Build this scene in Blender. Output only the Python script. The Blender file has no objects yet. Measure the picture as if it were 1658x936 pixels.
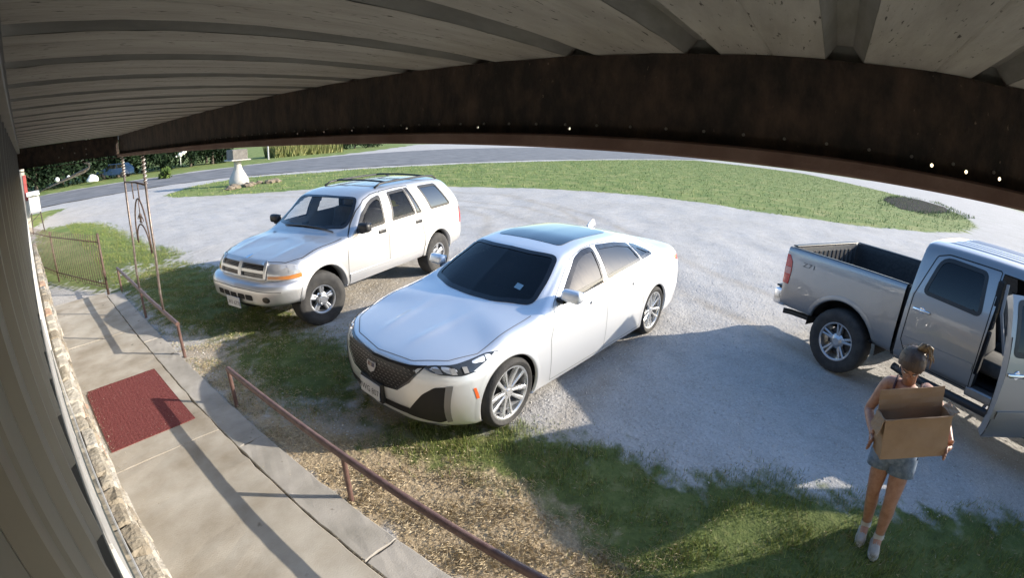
import bpy, bmesh, math, random
import numpy as np
from mathutils import Vector, Matrix
from mathutils.bvhtree import BVHTree
R = math.radians
rng = np.random.default_rng(7)
random.seed(7)
scene = bpy.context.scene
COL = scene.collection

# ------------------------------------------------------------------ camera
CAM_H = 2.544
YAW, PITCH, ROLL = 0.964, 0.319, 0.027
F_PX, FA, FB = 760.345, 0.095, -0.023          # barrel distorting wide lens: r = f(th + a th^3 + b th^5), px of a 1658 wide frame
cam_data = bpy.data.cameras.new('security_camera')
cam = bpy.data.objects.new('security_camera', cam_data)
COL.objects.link(cam)
scene.camera = cam
_cy, _sy, _cp, _sp = math.cos(YAW), math.sin(YAW), math.cos(PITCH), math.sin(PITCH)
_F = Vector((_sy*_cp, _cy*_cp, -_sp)); _Rt = Vector((_cy, -_sy, 0)); _U = _Rt.cross(_F)
_c, _s = math.cos(ROLL), math.sin(ROLL)
_X = _c*_Rt + _s*_U; _Y = -_s*_Rt + _c*_U
cam.matrix_world = Matrix(((_X.x, _Y.x, -_F.x, 0), (_X.y, _Y.y, -_F.y, 0), (_X.z, _Y.z, -_F.z, CAM_H), (0, 0, 0, 1)))
cam_data.type = 'PANO'
cam_data.panorama_type = 'FISHEYE_LENS_POLYNOMIAL'
cam_data.sensor_fit = 'HORIZONTAL'; cam_data.sensor_width = 36.0
cam_data.fisheye_fov = R(180)
_th = np.linspace(0.001, 1.35, 400)
_r = F_PX*(_th + FA*_th**3 + FB*_th**5)*36.0/1658.0
_A = np.stack([_r, _r**2, _r**3, _r**4], 1)
_k = np.linalg.lstsq(_A, _th, rcond=None)[0]
cam_data.fisheye_polynomial_k0 = 0.0
(cam_data.fisheye_polynomial_k1, cam_data.fisheye_polynomial_k2,
 cam_data.fisheye_polynomial_k3, cam_data.fisheye_polynomial_k4) = [float(-v) for v in _k]
cam_data.clip_start = 0.01; cam_data.clip_end = 2000

# ------------------------------------------------------------------ light
SUN_EL, SUN_AZ = R(21.4), R(-46.3)             # azimuth measured from +X toward +Y
sd = Vector((math.cos(SUN_EL)*math.cos(SUN_AZ), math.cos(SUN_EL)*math.sin(SUN_AZ), math.sin(SUN_EL)))
world = bpy.data.worlds.new('World'); scene.world = world; world.use_nodes = True
wn = world.node_tree.nodes; wl = world.node_tree.links
sky = wn.new('ShaderNodeTexSky'); sky.sky_type = 'NISHITA'; sky.sun_disc = False
sky.sun_elevation = SUN_EL; sky.sun_rotation = math.atan2(sd.x, sd.y)
sky.air_density = 1.0; sky.dust_density = 1.0; sky.ozone_density = 2.5
wn['Background'].inputs['Strength'].default_value = 0.15
hs = wn.new('ShaderNodeHueSaturation'); hs.inputs['Saturation'].default_value = 1.1      # clear early evening blue
wl.new(sky.outputs[0], hs.inputs['Color']); wl.new(hs.outputs[0], wn['Background'].inputs['Color'])
sun_d = bpy.data.lights.new('sun', 'SUN'); sun_d.energy = 4.0; sun_d.angle = R(0.5); sun_d.color = (1.0, 0.90, 0.76)
sun = bpy.data.objects.new('sun', sun_d); COL.objects.link(sun)
sun.rotation_euler = sd.to_track_quat('Z', 'Y').to_euler(); sun.location = (20, -20, 20)
scene.view_settings.view_transform = 'Standard'; scene.view_settings.look = 'None'
scene.view_settings.exposure = 1.12; scene.view_settings.gamma = 1.0
scene.render.engine = 'CYCLES'
scene.cycles.caustics_reflective = False; scene.cycles.caustics_refractive = False
scene.cycles.max_bounces = 8; scene.cycles.transparent_max_bounces = 16

# ------------------------------------------------------------------ helpers
def srgb(h):
    h = h.lstrip('#'); v = [int(h[i:i+2], 16)/255 for i in (0, 2, 4)]
    return tuple(c/12.92 if c <= .04045 else ((c+.055)/1.055)**2.4 for c in v)
MATS = {}
def mat(name, col, rough=.6, metal=0., col2=None, nscale=8., bump=0., bscale=40., coat=0., spec=.5, detail=4., stretch=None, coat_rough=.03, contrast=(.35, .65), speck=None):
    """Principled material whose colour wanders between col and col2 on a noise, with an optional fine bump."""
    if name in MATS: return MATS[name]
    m = bpy.data.materials.new(name); m.use_nodes = True; MATS[name] = m
    nt = m.node_tree; n = nt.nodes; l = nt.links; b = n['Principled BSDF']
    b.inputs['Roughness'].default_value = rough; b.inputs['Metallic'].default_value = metal
    b.inputs['Specular IOR Level'].default_value = spec
    b.inputs['Coat Weight'].default_value = coat; b.inputs['Coat Roughness'].default_value = coat_rough
    b.inputs['Base Color'].default_value = (*col, 1)
    tc = n.new('ShaderNodeTexCoord'); src = tc.outputs['Object']
    if stretch:
        mp = n.new('ShaderNodeMapping'); mp.inputs['Scale'].default_value = stretch
        l.new(src, mp.inputs['Vector']); src = mp.outputs[0]
    if col2 is not None:
        t = n.new('ShaderNodeTexNoise'); t.inputs['Scale'].default_value = nscale; t.inputs['Detail'].default_value = detail
        t.inputs['Roughness'].default_value = .6
        r = n.new('ShaderNodeValToRGB'); r.color_ramp.elements[0].position = contrast[0]; r.color_ramp.elements[1].position = contrast[1]
        r.color_ramp.elements[0].color = (*col, 1); r.color_ramp.elements[1].color = (*col2, 1)
        l.new(src, t.inputs['Vector']); l.new(t.outputs['Fac'], r.inputs['Fac']); l.new(r.outputs['Color'], b.inputs['Base Color'])
    if speck:                                       # (colour, scale, threshold): small spots of dirt or lichen
        t3 = n.new('ShaderNodeTexNoise'); t3.inputs['Scale'].default_value = speck[1]; t3.inputs['Detail'].default_value = 3
        r3 = n.new('ShaderNodeValToRGB'); r3.color_ramp.elements[0].position = speck[2]; r3.color_ramp.elements[1].position = speck[2]+.06
        mx = n.new('ShaderNodeMix'); mx.data_type = 'RGBA'; mx.inputs[7].default_value = (*speck[0], 1); mx.inputs[6].default_value = (*col, 1)
        if b.inputs['Base Color'].links: l.new(b.inputs['Base Color'].links[0].from_socket, mx.inputs[6])
        l.new(src, t3.inputs['Vector']); l.new(t3.outputs['Fac'], r3.inputs['Fac']); l.new(r3.outputs['Color'], mx.inputs[0]); l.new(mx.outputs[2], b.inputs['Base Color'])
    if bump:
        t2 = n.new('ShaderNodeTexNoise'); t2.inputs['Scale'].default_value = bscale; t2.inputs['Detail'].default_value = 5
        bp = n.new('ShaderNodeBump'); bp.inputs['Strength'].default_value = bump; bp.inputs['Distance'].default_value = .02
        l.new(src, t2.inputs['Vector']); l.new(t2.outputs['Fac'], bp.inputs['Height']); l.new(bp.outputs[0], b.inputs['Normal'])
    return m
def glass_mat(name, tint, ior=1.5, rough=.0, refl=1.0):
    """Thin tinted pane: what lies behind shows through the tint, the sky mirrors on it by Fresnel."""
    if name in MATS: return MATS[name]
    m = bpy.data.materials.new(name); m.use_nodes = True; MATS[name] = m
    nt = m.node_tree; n = nt.nodes; l = nt.links
    n.remove(n['Principled BSDF'])
    tr = n.new('ShaderNodeBsdfTransparent'); tr.inputs[0].default_value = (*tint, 1)
    gl = n.new('ShaderNodeBsdfGlossy'); gl.inputs['Roughness'].default_value = rough; gl.inputs[0].default_value = (refl, refl, refl, 1)
    fr = n.new('ShaderNodeFresnel'); ge = n.new('ShaderNodeNewGeometry'); mr = n.new('ShaderNodeMapRange')
    mr.inputs['To Min'].default_value = ior; mr.inputs['To Max'].default_value = 1/ior      # a thin pane reflects alike from both faces
    l.new(ge.outputs['Backfacing'], mr.inputs['Value']); l.new(mr.outputs[0], fr.inputs['IOR'])
    mx = n.new('ShaderNodeMixShader')
    l.new(fr.outputs[0], mx.inputs[0]); l.new(tr.outputs[0], mx.inputs[1]); l.new(gl.outputs[0], mx.inputs[2])
    l.new(mx.outputs[0], n['Material Output'].inputs[0])
    return m

def tag(o, label=None, cat=None, group=None, kind=None):
    if label: o['label'] = label
    if cat: o['category'] = cat
    if group: o['group'] = group
    if kind: o['kind'] = kind
    return o
def thing(name, label, cat, loc=(0, 0, 0), rotz=0., group=None):
    o = bpy.data.objects.new(name, None); COL.objects.link(o); o.empty_display_size = .2
    o.location = loc; o.rotation_euler = (0, 0, rotz)
    return tag(o, label, cat, group)
def obj(name, bm, material, parent=None, smooth=False, loc=None, auto=None):
    me = bpy.data.meshes.new(name)
    if isinstance(bm, bmesh.types.BMesh):
        bm.to_mesh(me); bm.free()
    else:
        me.from_pydata([tuple(v) for v in bm[0]], [], [tuple(int(i) for i in f) for f in bm[1]])
    me.validate(); me.update()
    if material is not None:
        for mm in (material if isinstance(material, (list, tuple)) else [material]): me.materials.append(mm)
    if smooth:
        me.shade_smooth()
        if auto is not None: me.set_sharp_from_angle(angle=R(auto))
    o = bpy.data.objects.new(name, me); COL.objects.link(o)
    if parent is not None: o.parent = parent
    if loc is not None: o.location = loc
    return o
def link_copy(o, parent=None, loc=None, rot=None):
    c = o.copy(); COL.objects.link(c)
    if parent is not None: c.parent = parent
    if loc is not None: c.location = loc
    if rot is not None: c.rotation_euler = rot
    return c
def box(bm, lo, hi, bev=0., rot=None, piv=None, seg=1, jit=0.):
    lo = Vector(lo); hi = Vector(hi)
    r = bmesh.ops.create_cube(bm, size=1.0)
    vs = r['verts']; c = (lo+hi)/2; d = hi-lo
    for v in vs:
        v.co = Vector((v.co.x*d.x, v.co.y*d.y, v.co.z*d.z))
        if jit: v.co += Vector((random.uniform(-jit, jit), random.uniform(-jit, jit), random.uniform(-jit, jit)))
    if bev:
        es = list({e for v in vs for e in v.link_edges})
        rr = bmesh.ops.bevel(bm, geom=es, offset=bev, segments=seg, affect='EDGES', profile=.5)
        vs = list({v for f in rr['faces'] for v in f.verts} | {v for v in vs if v.is_valid})
    if rot is not None:
        for v in vs: v.co = rot @ v.co
    for v in vs: v.co += c
    return vs
def tube(bm, pts, r, n=8, closed=False, cap=True, up=None):
    pts = [Vector(p) for p in pts]; m = len(pts)
    rs = r if hasattr(r, '__len__') else [r]*m
    rings = []; prev = None
    for i, p in enumerate(pts):
        a = pts[(i-1) % m] if (i > 0 or closed) else p
        b = pts[(i+1) % m] if (i < m-1 or closed) else p
        t = (b-a).normalized()
        if prev is None:
            u = t.orthogonal().normalized() if up is None else (Vector(up)-t*t.dot(Vector(up))).normalized()
        else:
            u = (prev-t*prev.dot(t)).normalized()
        prev = u; w = t.cross(u)
        rings.append([bm.verts.new(p+(u*math.cos(2*math.pi*k/n)+w*math.sin(2*math.pi*k/n))*rs[i]) for k in range(n)])
    for i in range(m if closed else m-1):
        A, B = rings[i], rings[(i+1) % m]
        for k in range(n): bm.faces.new((A[k], A[(k+1) % n], B[(k+1) % n], B[k]))
    if cap and not closed:
        bm.faces.new(rings[0][::-1]); bm.faces.new(rings[-1])
def lathe(bm, prof, n=32, axis='z', org=(0, 0, 0), sgn=1):
    org = Vector(org); rings = []
    for (r, h) in prof:
        ring = []
        for k in range(n):
            a = 2*math.pi*k/n; c, s = math.cos(a)*r, math.sin(a)*r
            co = Vector((c, s, h)) if axis == 'z' else Vector((c, h*sgn, s))
            ring.append(bm.verts.new(org+co))
        rings.append(ring)
    for A, B in zip(rings, rings[1:]):
        for k in range(n): bm.faces.new((A[k], A[(k+1) % n], B[(k+1) % n], B[k]))
def prism(bm, poly, z0, z1, axis='z'):
    """Extrude a 2D polygon along an axis."""
    f = {'z': lambda a, b, c: (a, b, c), 'x': lambda a, b, c: (c, a, b), 'y': lambda a, b, c: (a, c, b)}[axis]
    A = [bm.verts.new(f(a, b, z0)) for a, b in poly]; B = [bm.verts.new(f(a, b, z1)) for a, b in poly]
    n = len(poly)
    bm.faces.new(A[::-1]); bm.faces.new(B)
    for k in range(n): bm.faces.new((A[k], A[(k+1) % n], B[(k+1) % n], B[k]))
def fixn(bm):
    bmesh.ops.recalc_face_normals(bm, faces=bm.faces[:]); return bm
def BM(): return bmesh.new()
def inpoly(px, py, poly):
    px = np.asarray(px); py = np.asarray(py); c = np.zeros(px.shape, bool); n = len(poly)
    j = n-1
    for i in range(n):
        xi, yi = poly[i]; xj, yj = poly[j]
        m = ((yi > py) != (yj > py)) & (px < (xj-xi)*(py-yi)/((yj-yi) if yj != yi else 1e-12)+xi)
        c ^= m; j = i
    return c
def text_bm(s, size, extrude=0.):
    """Flat mesh of a word made from the built-in font, in its own XY plane."""
    cu = bpy.data.curves.new('txt', 'FONT'); cu.body = s; cu.size = size; cu.align_x = 'CENTER'; cu.align_y = 'CENTER'; cu.extrude = extrude
    cu.resolution_u = 2
    o = bpy.data.objects.new('txt', cu); COL.objects.link(o)
    dg = bpy.context.evaluated_depsgraph_get()
    me = bpy.data.meshes.new_from_object(o.evaluated_get(dg))
    bm = BM(); bm.from_mesh(me)
    bpy.data.objects.remove(o); bpy.data.curves.remove(cu); bpy.data.meshes.remove(me)
    return bm

# ================================================================== GROUND
GRASS_LEFT = [(0.19, 23.85), (1.56, 23.73), (2.71, 21.95), (3.01, 17.39), (3.09, 14.19), (3.43, 12.08), (2.79, 11.79), (2.32, 11.9), (2.07, 12.69), (1.67, 11.93), (1.5, 10.3), (1.45, 9.6), (1.15, 10.49), (-.4, 13.27)]
GRASS_A = [(2.09, 12.03), (3.16, 11.21), (3.51, 10.32), (3.14, 8.69), (3.12, 6.52), (3.18, 5.88), (2.51, 5.95), (2.03, 6.48), (1.75, 7.32), (1.62, 8.42), (1.6, 9.69)]
GRASS_B = [(2.25, 5.79), (2.76, 5.52), (3.1, 4.69), (2.76, 3.76), (2.53, 3.36), (2.15, 3.69), (1.89, 4.41), (1.93, 5.21)]
GRASS_C = [(2.0, 3.1), (2.6, 2.9), (3.0, 2.19), (3.1, 1.74), (3.25, 1.33), (3.25, 0.85), (3.16, 0.54), (3.24, 0.25), (3.5, 0.04), (3.73, -0.31), (3.57, -0.55), (3.53, -0.83), (3.7, -1.22), (3.64, -1.62), (3.73, -1.99), (4.03, -2.24), (3.98, -2.5), (3.9, -2.9), (3.3, -4.2), (1.6, -4.2), (1.6, .2), (1.85, 0.6), (2.05, 0.57), (2.25, 0.45), (2.2, 0.72), (2.27, 1.03), (2.42, 1.33), (2.36, 1.79), (2.15, 2.3), (1.95, 2.8)]
STRAW = [(1.42, 5.6), (1.5, 4.9), (1.55, 3.76), (1.81, 3.33), (2.0, 2.95), (2.15, 2.34), (2.38, 1.79), (2.42, 1.33), (2.3, 1.0), (2.23, 0.72), (2.3, 0.3), (1.9, 0.1), (1.6, 0.1), (1.42, 0.2), (1.38, 2.43), (1.36, 3.58), (1.38, 5.05)]
STRAW_SOIL = [(1.42, 5.6), (1.5, 4.9), (1.55, 3.76), (1.81, 3.33), (2.25, 2.95), (2.45, 2.34), (2.65, 1.79), (2.7, 1.3), (2.65, .9), (2.55, 0.6), (2.5, 0.), (1.9, -.2), (1.42, -.2), (1.38, 2.43), (1.36, 3.58), (1.38, 5.05)]
THIN = [(1.45, 9.6), (2.4, 11.5), (3.3, 10.2), (3.5, 7), (3.4, 5.2), (3.2, 4.2), (2.5, 3.2), (1.9, 3.2), (1.5, 3.9), (1.42, 6)]
TAN = [(1.3, 6.3), (1.9, 6.3), (2.2, 5.82), (2.0, 5.21), (1.93, 4.41), (2.1, 3.64), (2.5, 3.27), (2.35, 2.82), (1.78, 3.2), (1.5, 3.76), (1.4, 4.9)]
SANDY = [(3.1, 8.7), (3.5, 10.3), (5.5, 8.6), (6.3, 6.2), (5.6, 5.2), (4.2, 4.2), (3.1, 4.3), (3.0, 5.8), (2.5, 6.0), (3.1, 6.5)]
VERGE = [(7.4, 29.2), (7.5, 26.8), (8.57, 25.3), (10.7, 23.0), (13.1, 22.0), (18.1, 16.2), (20.5, 13.2), (21.7, 10.6), (22.7, 7.6), (22.8, 5.1), (22.4, 1.6), (23.7, -2.6), (26.6, -6.2), (30.4, -9.2), (37.8, -12.4), (48.2, -14.3), (60.8, -13.4), (97, 2.1), (101, 24.4), (50, 28.2), (36, 29.5), (23.2, 32), (19.3, 32.6), (14.6, 35), (10.5, 33)]
ISLET = [(-1, 25), (.3, 25.3), (.84, 28.6), (2.2, 31.8), (1.5, 33), (.2, 32.5), (-4, 30)]
ROAD_N = [(-60, 36), (-20, 36), (.7, 35.9), (5.5, 36.2), (10.9, 37.4), (14.8, 36.8), (19.3, 35.2), (23.2, 34.2), (36.1, 31.5), (50.4, 30.1), (101, 26.4), (230, 18)]
ROAD_F = [(-60, 50), (-20, 50), (.9, 50), (7, 49.3), (12.5, 49.6), (19.3, 51), (31.8, 55.5), (40.5, 59), (73, 68), (124, 74), (230, 84)]
SHOULDER_F = [(-60, 50), (.9, 50), (12.5, 49.6), (19.3, 51), (31.8, 55.5), (40.5, 59), (73, 68), (124, 74), (160, 76), (160, 140), (101, 108), (65, 79), (52, 69), (40.2, 61), (31.5, 57.3), (19.3, 52.4), (7, 51), (-60, 51.5)]

def line(a, b, step): return list(np.arange(a, b, step))
gx = np.array([-700, -300, -120, -50, -25, -12, -6, -3] + line(-1.2, 8, .1) + line(8, 16, .22) + line(16, 30, .5) + line(30, 110, 2.) + [110, 130, 160, 220, 350, 700])
gy = np.array([-700, -300, -120, -60, -35, -25] + line(-18, -5, .6) + line(-5, 13, .1) + line(13, 36, .4) + line(36, 110, 2.) + [110, 130, 160, 220, 350, 700])
GX, GY = np.meshgrid(gx, gy, indexing='ij')
def hump(x, y):
    z = 0
    for k, (fx, fy, a) in enumerate(((.9, 1.3, .010), (2.3, -1.1, .007), (-1.9, 3.7, .006), (5.3, 4.1, .004), (-6.7, 5.9, .003), (11.3, -9.7, .002))):
        z = z+a*np.sin(fx*x+fy*y+1.7*np.sin(.37*fy*x-.53*fx*y+k))
    return z
def ground_z(x, y):
    z = hump(x, y)*np.clip((x-1.5)*2, 0, 1)
    z = z-.02*np.clip((1.9-x)/.4, 0, 1)                      # soil lies a little below the walk
    # ditch beside the drive entrance
    return z
def soft(poly, sig):
    acc = np.zeros(GX.shape); n = 14
    s = np.clip(.07+.012*np.hypot(GX, GY), .07, .9)*sig
    for _ in range(n):
        acc += inpoly(GX+rng.normal(0, 1, GX.shape)*s, GY+rng.normal(0, 1, GX.shape)*s, poly)
    return acc/n
a_grass = np.clip(soft(GRASS_LEFT, 1.6)+soft(GRASS_A, 2.6)*.85+soft(GRASS_B, 2.8)*.85+soft(THIN, 2.5)*.26+soft(GRASS_C, 2.4)+soft(VERGE, .6)+soft(ISLET, .6), 0, 1)
far = (GY > 50) | (GY < -20) | (GX < -3) | (GX > 112)
road_band = inpoly(GX, GY, ROAD_N+ROAD_F[::-1])
shf = soft(SHOULDER_F, .2)
far &= ~((GX > 25) & (GX < 400) & (GY < -12.8) & (GY > -60))
a_grass = np.where(far, 1-shf, a_grass)
# wheel tracks worn by cars backing off the lot
a_track = np.zeros(GX.shape)
def track(pl, w=.16):
    global a_track
    pl = resample(pl, 160); d = np.full(GX.shape, 9.)
    m = (GX > 2) & (GX < 30) & (GY > -15) & (GY < 32)
    xs, ys = GX[m], GY[m]; dm = np.full(xs.shape, 9.)
    for a, b in pl: dm = np.minimum(dm, np.hypot(xs-a, ys-b))
    d[m] = dm; a_track = np.maximum(a_track, np.exp(-(d/w)**2))
def resample(pl, n):
    pl = np.array(pl, float); d = np.r_[0, np.cumsum(np.hypot(*np.diff(pl, axis=0).T))]
    t = np.linspace(0, d[-1], n); return np.stack([np.interp(t, d, pl[:, 0]), np.interp(t, d, pl[:, 1])], 1)
for o in (-.8, .8):
    track([(3.2, 2.45+o), (6, 2.7+o), (9, 3.1+o), (12, 4.6+o*.9), (15, 7.8+o*.6), (17, 12+o*.3), (16, 18)])
    track([(3.4, 6.5+o), (6, 7.0+o), (9, 7.9+o), (12, 10+o*.8), (13.5, 14+o*.4), (12.5, 20+o*.5), (8, 27+o)])
    track([(5.2-o*.83, -3.9+o*.56), (7-o*.83, -1.2+o*.56), (9-o*.83, 1.8+o*.56), (11.5-o*.8, 5+o*.5), (14-o*.8, 10+o*.3), (13-o, 17), (9-o, 25)])
a_straw = np.clip(soft(STRAW_SOIL, 1.3)+.42*soft(THIN, 2.5), 0, 1)
a_tan = np.clip(soft(TAN, 1.6)+.55*soft(SANDY, 2.5), 0, 1)
nx, ny = GX.shape
verts = np.stack([GX.ravel(), GY.ravel(), ground_z(GX, GY).ravel()], 1)
ii, jj = np.meshgrid(np.arange(nx-1), np.arange(ny-1), indexing='ij')
q = (ii*ny+jj).ravel()
faces = np.stack([q, q+ny, q+ny+1, q+1], 1)
me = bpy.data.meshes.new('ground')
me.from_pydata(verts.tolist(), [], faces.tolist()); me.update()
for nm, arr in (('grass', a_grass), ('straw', a_straw), ('tan', a_tan), ('track', a_track)):
    at_ = me.attributes.new(nm, 'FLOAT', 'POINT'); at_.data.foreach_set('value', arr.ravel().astype(np.float32))
me.shade_smooth()
ground = bpy.data.objects.new('ground', me); COL.objects.link(ground); tag(ground, kind='structure')

def ground_material():
    m = bpy.data.materials.new('ground'); m.use_nodes = True
    nt = m.node_tree; n = nt.nodes; l = nt.links; b = n['Principled BSDF']; b.inputs['Roughness'].default_value = .95
    b.inputs['Specular IOR Level'].default_value = .15
    geo = n.new('ShaderNodeNewGeometry'); P = geo.outputs['Position']
    def noise(s, d=4, r=.6, vec=None):
        t = n.new('ShaderNodeTexNoise'); t.inputs['Scale'].default_value = s; t.inputs['Detail'].default_value = d; t.inputs['Roughness'].default_value = r
        l.new(vec or P, t.inputs['Vector']); return t.outputs['Fac']
    def ramp(f, stops):
        r = n.new('ShaderNodeValToRGB'); e = r.color_ramp.elements
        while len(e) < len(stops): e.new(.5)
        for k, (p, c) in enumerate(stops): e[k].position = p; e[k].color = (*c, 1)
        l.new(f, r.inputs['Fac']); return r.outputs['Color']
    def mix(f, a, c, mode='MIX'):
        x = n.new('ShaderNodeMix'); x.data_type = 'RGBA'; x.blend_type = mode
        if hasattr(f, 'links'): l.new(f, x.inputs[0])
        else: x.inputs[0].default_value = f
        l.new(a, x.inputs[6]); l.new(c, x.inputs[7]); return x.outputs[2]
    def math_(op, a, c=None, v=0.):
        x = n.new('ShaderNodeMath'); x.operation = op; l.new(a, x.inputs[0])
        if c is None: x.inputs[1].default_value = v
        else: l.new(c, x.inputs[1])
        return x.outputs[0]
    def attr(nm):
        a = n.new('ShaderNodeAttribute'); a.attribute_name = nm; return a.outputs['Fac']
    def smask(a, scale, w=.22):
        f = math_('ADD', a, math_('MULTIPLY', math_('SUBTRACT', noise(scale, 6, .7), v=.5), v=.9))
        r = n.new('ShaderNodeMapRange'); r.interpolation_type = 'SMOOTHSTEP'
        r.inputs['From Min'].default_value = .5-w; r.inputs['From Max'].default_value = .5+w
        l.new(f, r.inputs['Value']); return r.outputs[0]
    # pale limestone gravel: pebbles, fines and tyre-worn tracks
    vo = n.new('ShaderNodeTexVoronoi'); vo.inputs['Scale'].default_value = 55; l.new(P, vo.inputs['Vector'])
    vo2 = n.new('ShaderNodeTexVoronoi'); vo2.inputs['Scale'].default_value = 24; l.new(P, vo2.inputs['Vector'])
    sep = n.new('ShaderNodeSeparateColor'); l.new(vo.outputs['Color'], sep.inputs[0])
    peb = ramp(sep.outputs[0], [(0, (.27, .26, .245)), (.35, (.40, .388, .37)), (.7, (.46, .45, .436)), (1, (.6, .595, .59))])
    big = ramp(noise(.42, 5, .62), [(.28, (.30, .28, .25)), (.5, (.43, .417, .40)), (.72, (.53, .525, .52))])
    mid = ramp(noise(3.2, 5, .7), [(.28, (.27, .25, .22)), (.42, (.42, .405, .385)), (.62, (.51, .5, .49))])
    grav = mix(.5, peb, big); grav = mix(.4, grav, mid)
    tanc = ramp(noise(9, 6, .7), [(.25, (.27, .215, .15)), (.5, (.4, .335, .245)), (.75, (.5, .44, .34))])
    tanc = mix(.35, tanc, peb)
    strawc = ramp(noise(34, 6, .75), [(.3, (.24, .185, .12)), (.5, (.38, .30, .195)), (.72, (.54, .45, .31))])
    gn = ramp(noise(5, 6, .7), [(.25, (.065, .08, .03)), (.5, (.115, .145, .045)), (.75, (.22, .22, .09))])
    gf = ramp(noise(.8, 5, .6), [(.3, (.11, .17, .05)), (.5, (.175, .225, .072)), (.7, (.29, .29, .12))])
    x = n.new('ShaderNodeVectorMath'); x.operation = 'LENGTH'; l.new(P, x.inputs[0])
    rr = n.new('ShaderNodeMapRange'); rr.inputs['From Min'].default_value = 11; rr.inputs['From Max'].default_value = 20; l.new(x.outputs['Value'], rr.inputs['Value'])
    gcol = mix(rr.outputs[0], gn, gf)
    trk = ramp(noise(2.5, 6, .7), [(.3, (.30, .265, .22)), (.65, (.40, .375, .34))])
    grav = mix(math_('MULTIPLY', math_('MULTIPLY', attr('track'), noise(1.1, 4, .6)), v=1.5), grav, trk)
    chip = ramp(noise(26, 3, .8), [(.60, (0, 0, 0)), (.66, (1, 1, 1))]); dk = n.new('ShaderNodeRGB'); dk.outputs[0].default_value = (.2, .185, .165, 1)
    sc_ = n.new('ShaderNodeSeparateColor'); l.new(chip, sc_.inputs[0]); grav = mix(math_('MULTIPLY', sc_.outputs[0], v=.55), grav, dk.outputs[0])
    c = mix(smask(attr('tan'), 6), grav, tanc)
    c = mix(smask(attr('straw'), 9), c, strawc)
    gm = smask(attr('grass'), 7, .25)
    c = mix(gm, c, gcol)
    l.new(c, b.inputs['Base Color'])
    h = math_('ADD', math_('MULTIPLY', vo.outputs['Distance'], v=.35), math_('MULTIPLY', vo2.outputs['Distance'], v=.5))
    h = math_('ADD', h, math_('MULTIPLY', noise(8, 6, .7), v=1.6))
    bp = n.new('ShaderNodeBump'); bp.inputs['Strength'].default_value = .4; bp.inputs['Distance'].default_value = .03
    l.new(h, bp.inputs['Height']); l.new(bp.outputs[0], b.inputs['Normal'])
    return m
me.materials.append(ground_material())

def sheet(name, A, B, z, material, kind='structure', n=1):
    """Strip between two polylines."""
    v = [(x, y, z) for x, y in A]+[(x, y, z) for x, y in B]; na = len(A)
    f = []
    for k in range(na-1): f.append((k, k+1, na+k+1, na+k))
    return tag(obj(name, (v, f), material), kind=kind)
def resample(pl, n):
    pl = np.array(pl, float); d = np.r_[0, np.cumsum(np.hypot(*np.diff(pl, axis=0).T))]
    t = np.linspace(0, d[-1], n); return np.stack([np.interp(t, d, pl[:, 0]), np.interp(t, d, pl[:, 1])], 1)
m_road = mat('asphalt', (.115, .118, .125), .85, col2=(.2, .2, .205), nscale=.6, bump=.2, bscale=60, detail=8)
sheet('road', resample(ROAD_N, 60), resample(ROAD_F, 60), .03, m_road)

HOLLOW = [(47.97,-6.61),(57,-8.2),(63,-11),(64.2,-13.2),(57.68,-14.8),(49.14,-13.4),(40.3,-9.0),(40.3,-7.0)]
tag(obj('ditch_shade', ([(x, y, .02) for x, y in HOLLOW], [tuple(range(len(HOLLOW)))]), mat('hollow_shade', (.008, .009, .011), .95, spec=.05, col2=(.02, .02, .022), nscale=.5)), kind='structure')  # flat sheet; the dark of the ditch hollow is put into its colour
# fallen stones on the lot, each pebble a real chip
def scatter_pebbles(n):
    V = []; Fc = []; k = 0
    base = np.array([(1, 0, 0), (-.5, .87, 0), (-.5, -.87, 0), (0, 0, .8)])
    while k < n:
        d = 1.5+9*rng.random()**1.6; a = rng.uniform(-1.0, 1.45)
        x, y = d*math.cos(a), d*math.sin(a)
        if x < 1.5 or any(inpoly(np.array([x]), np.array([y]), pp)[0] for pp in (GRASS_LEFT, GRASS_A, GRASS_B, GRASS_C, STRAW)): continue
        s = rng.uniform(.004, .016); t = rng.uniform(0, 6.3); c, s_ = math.cos(t), math.sin(t)
        b = base*s*rng.uniform(.6, 1.2, 3); b = np.stack([b[:, 0]*c-b[:, 1]*s_, b[:, 0]*s_+b[:, 1]*c, b[:, 2]], 1)
        z = float(ground_z(np.array(x), np.array(y)))
        o = len(V); V += (b+np.array([x, y, z])).tolist(); Fc += [(o, o+1, o+3), (o+1, o+2, o+3), (o+2, o, o+3)]; k += 1
    return V, Fc
tag(obj('gravel', scatter_pebbles(9000), mat('pebble', (.36, .35, .33), .9, col2=(.66, .65, .63), nscale=30)), kind='stuff')

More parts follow.
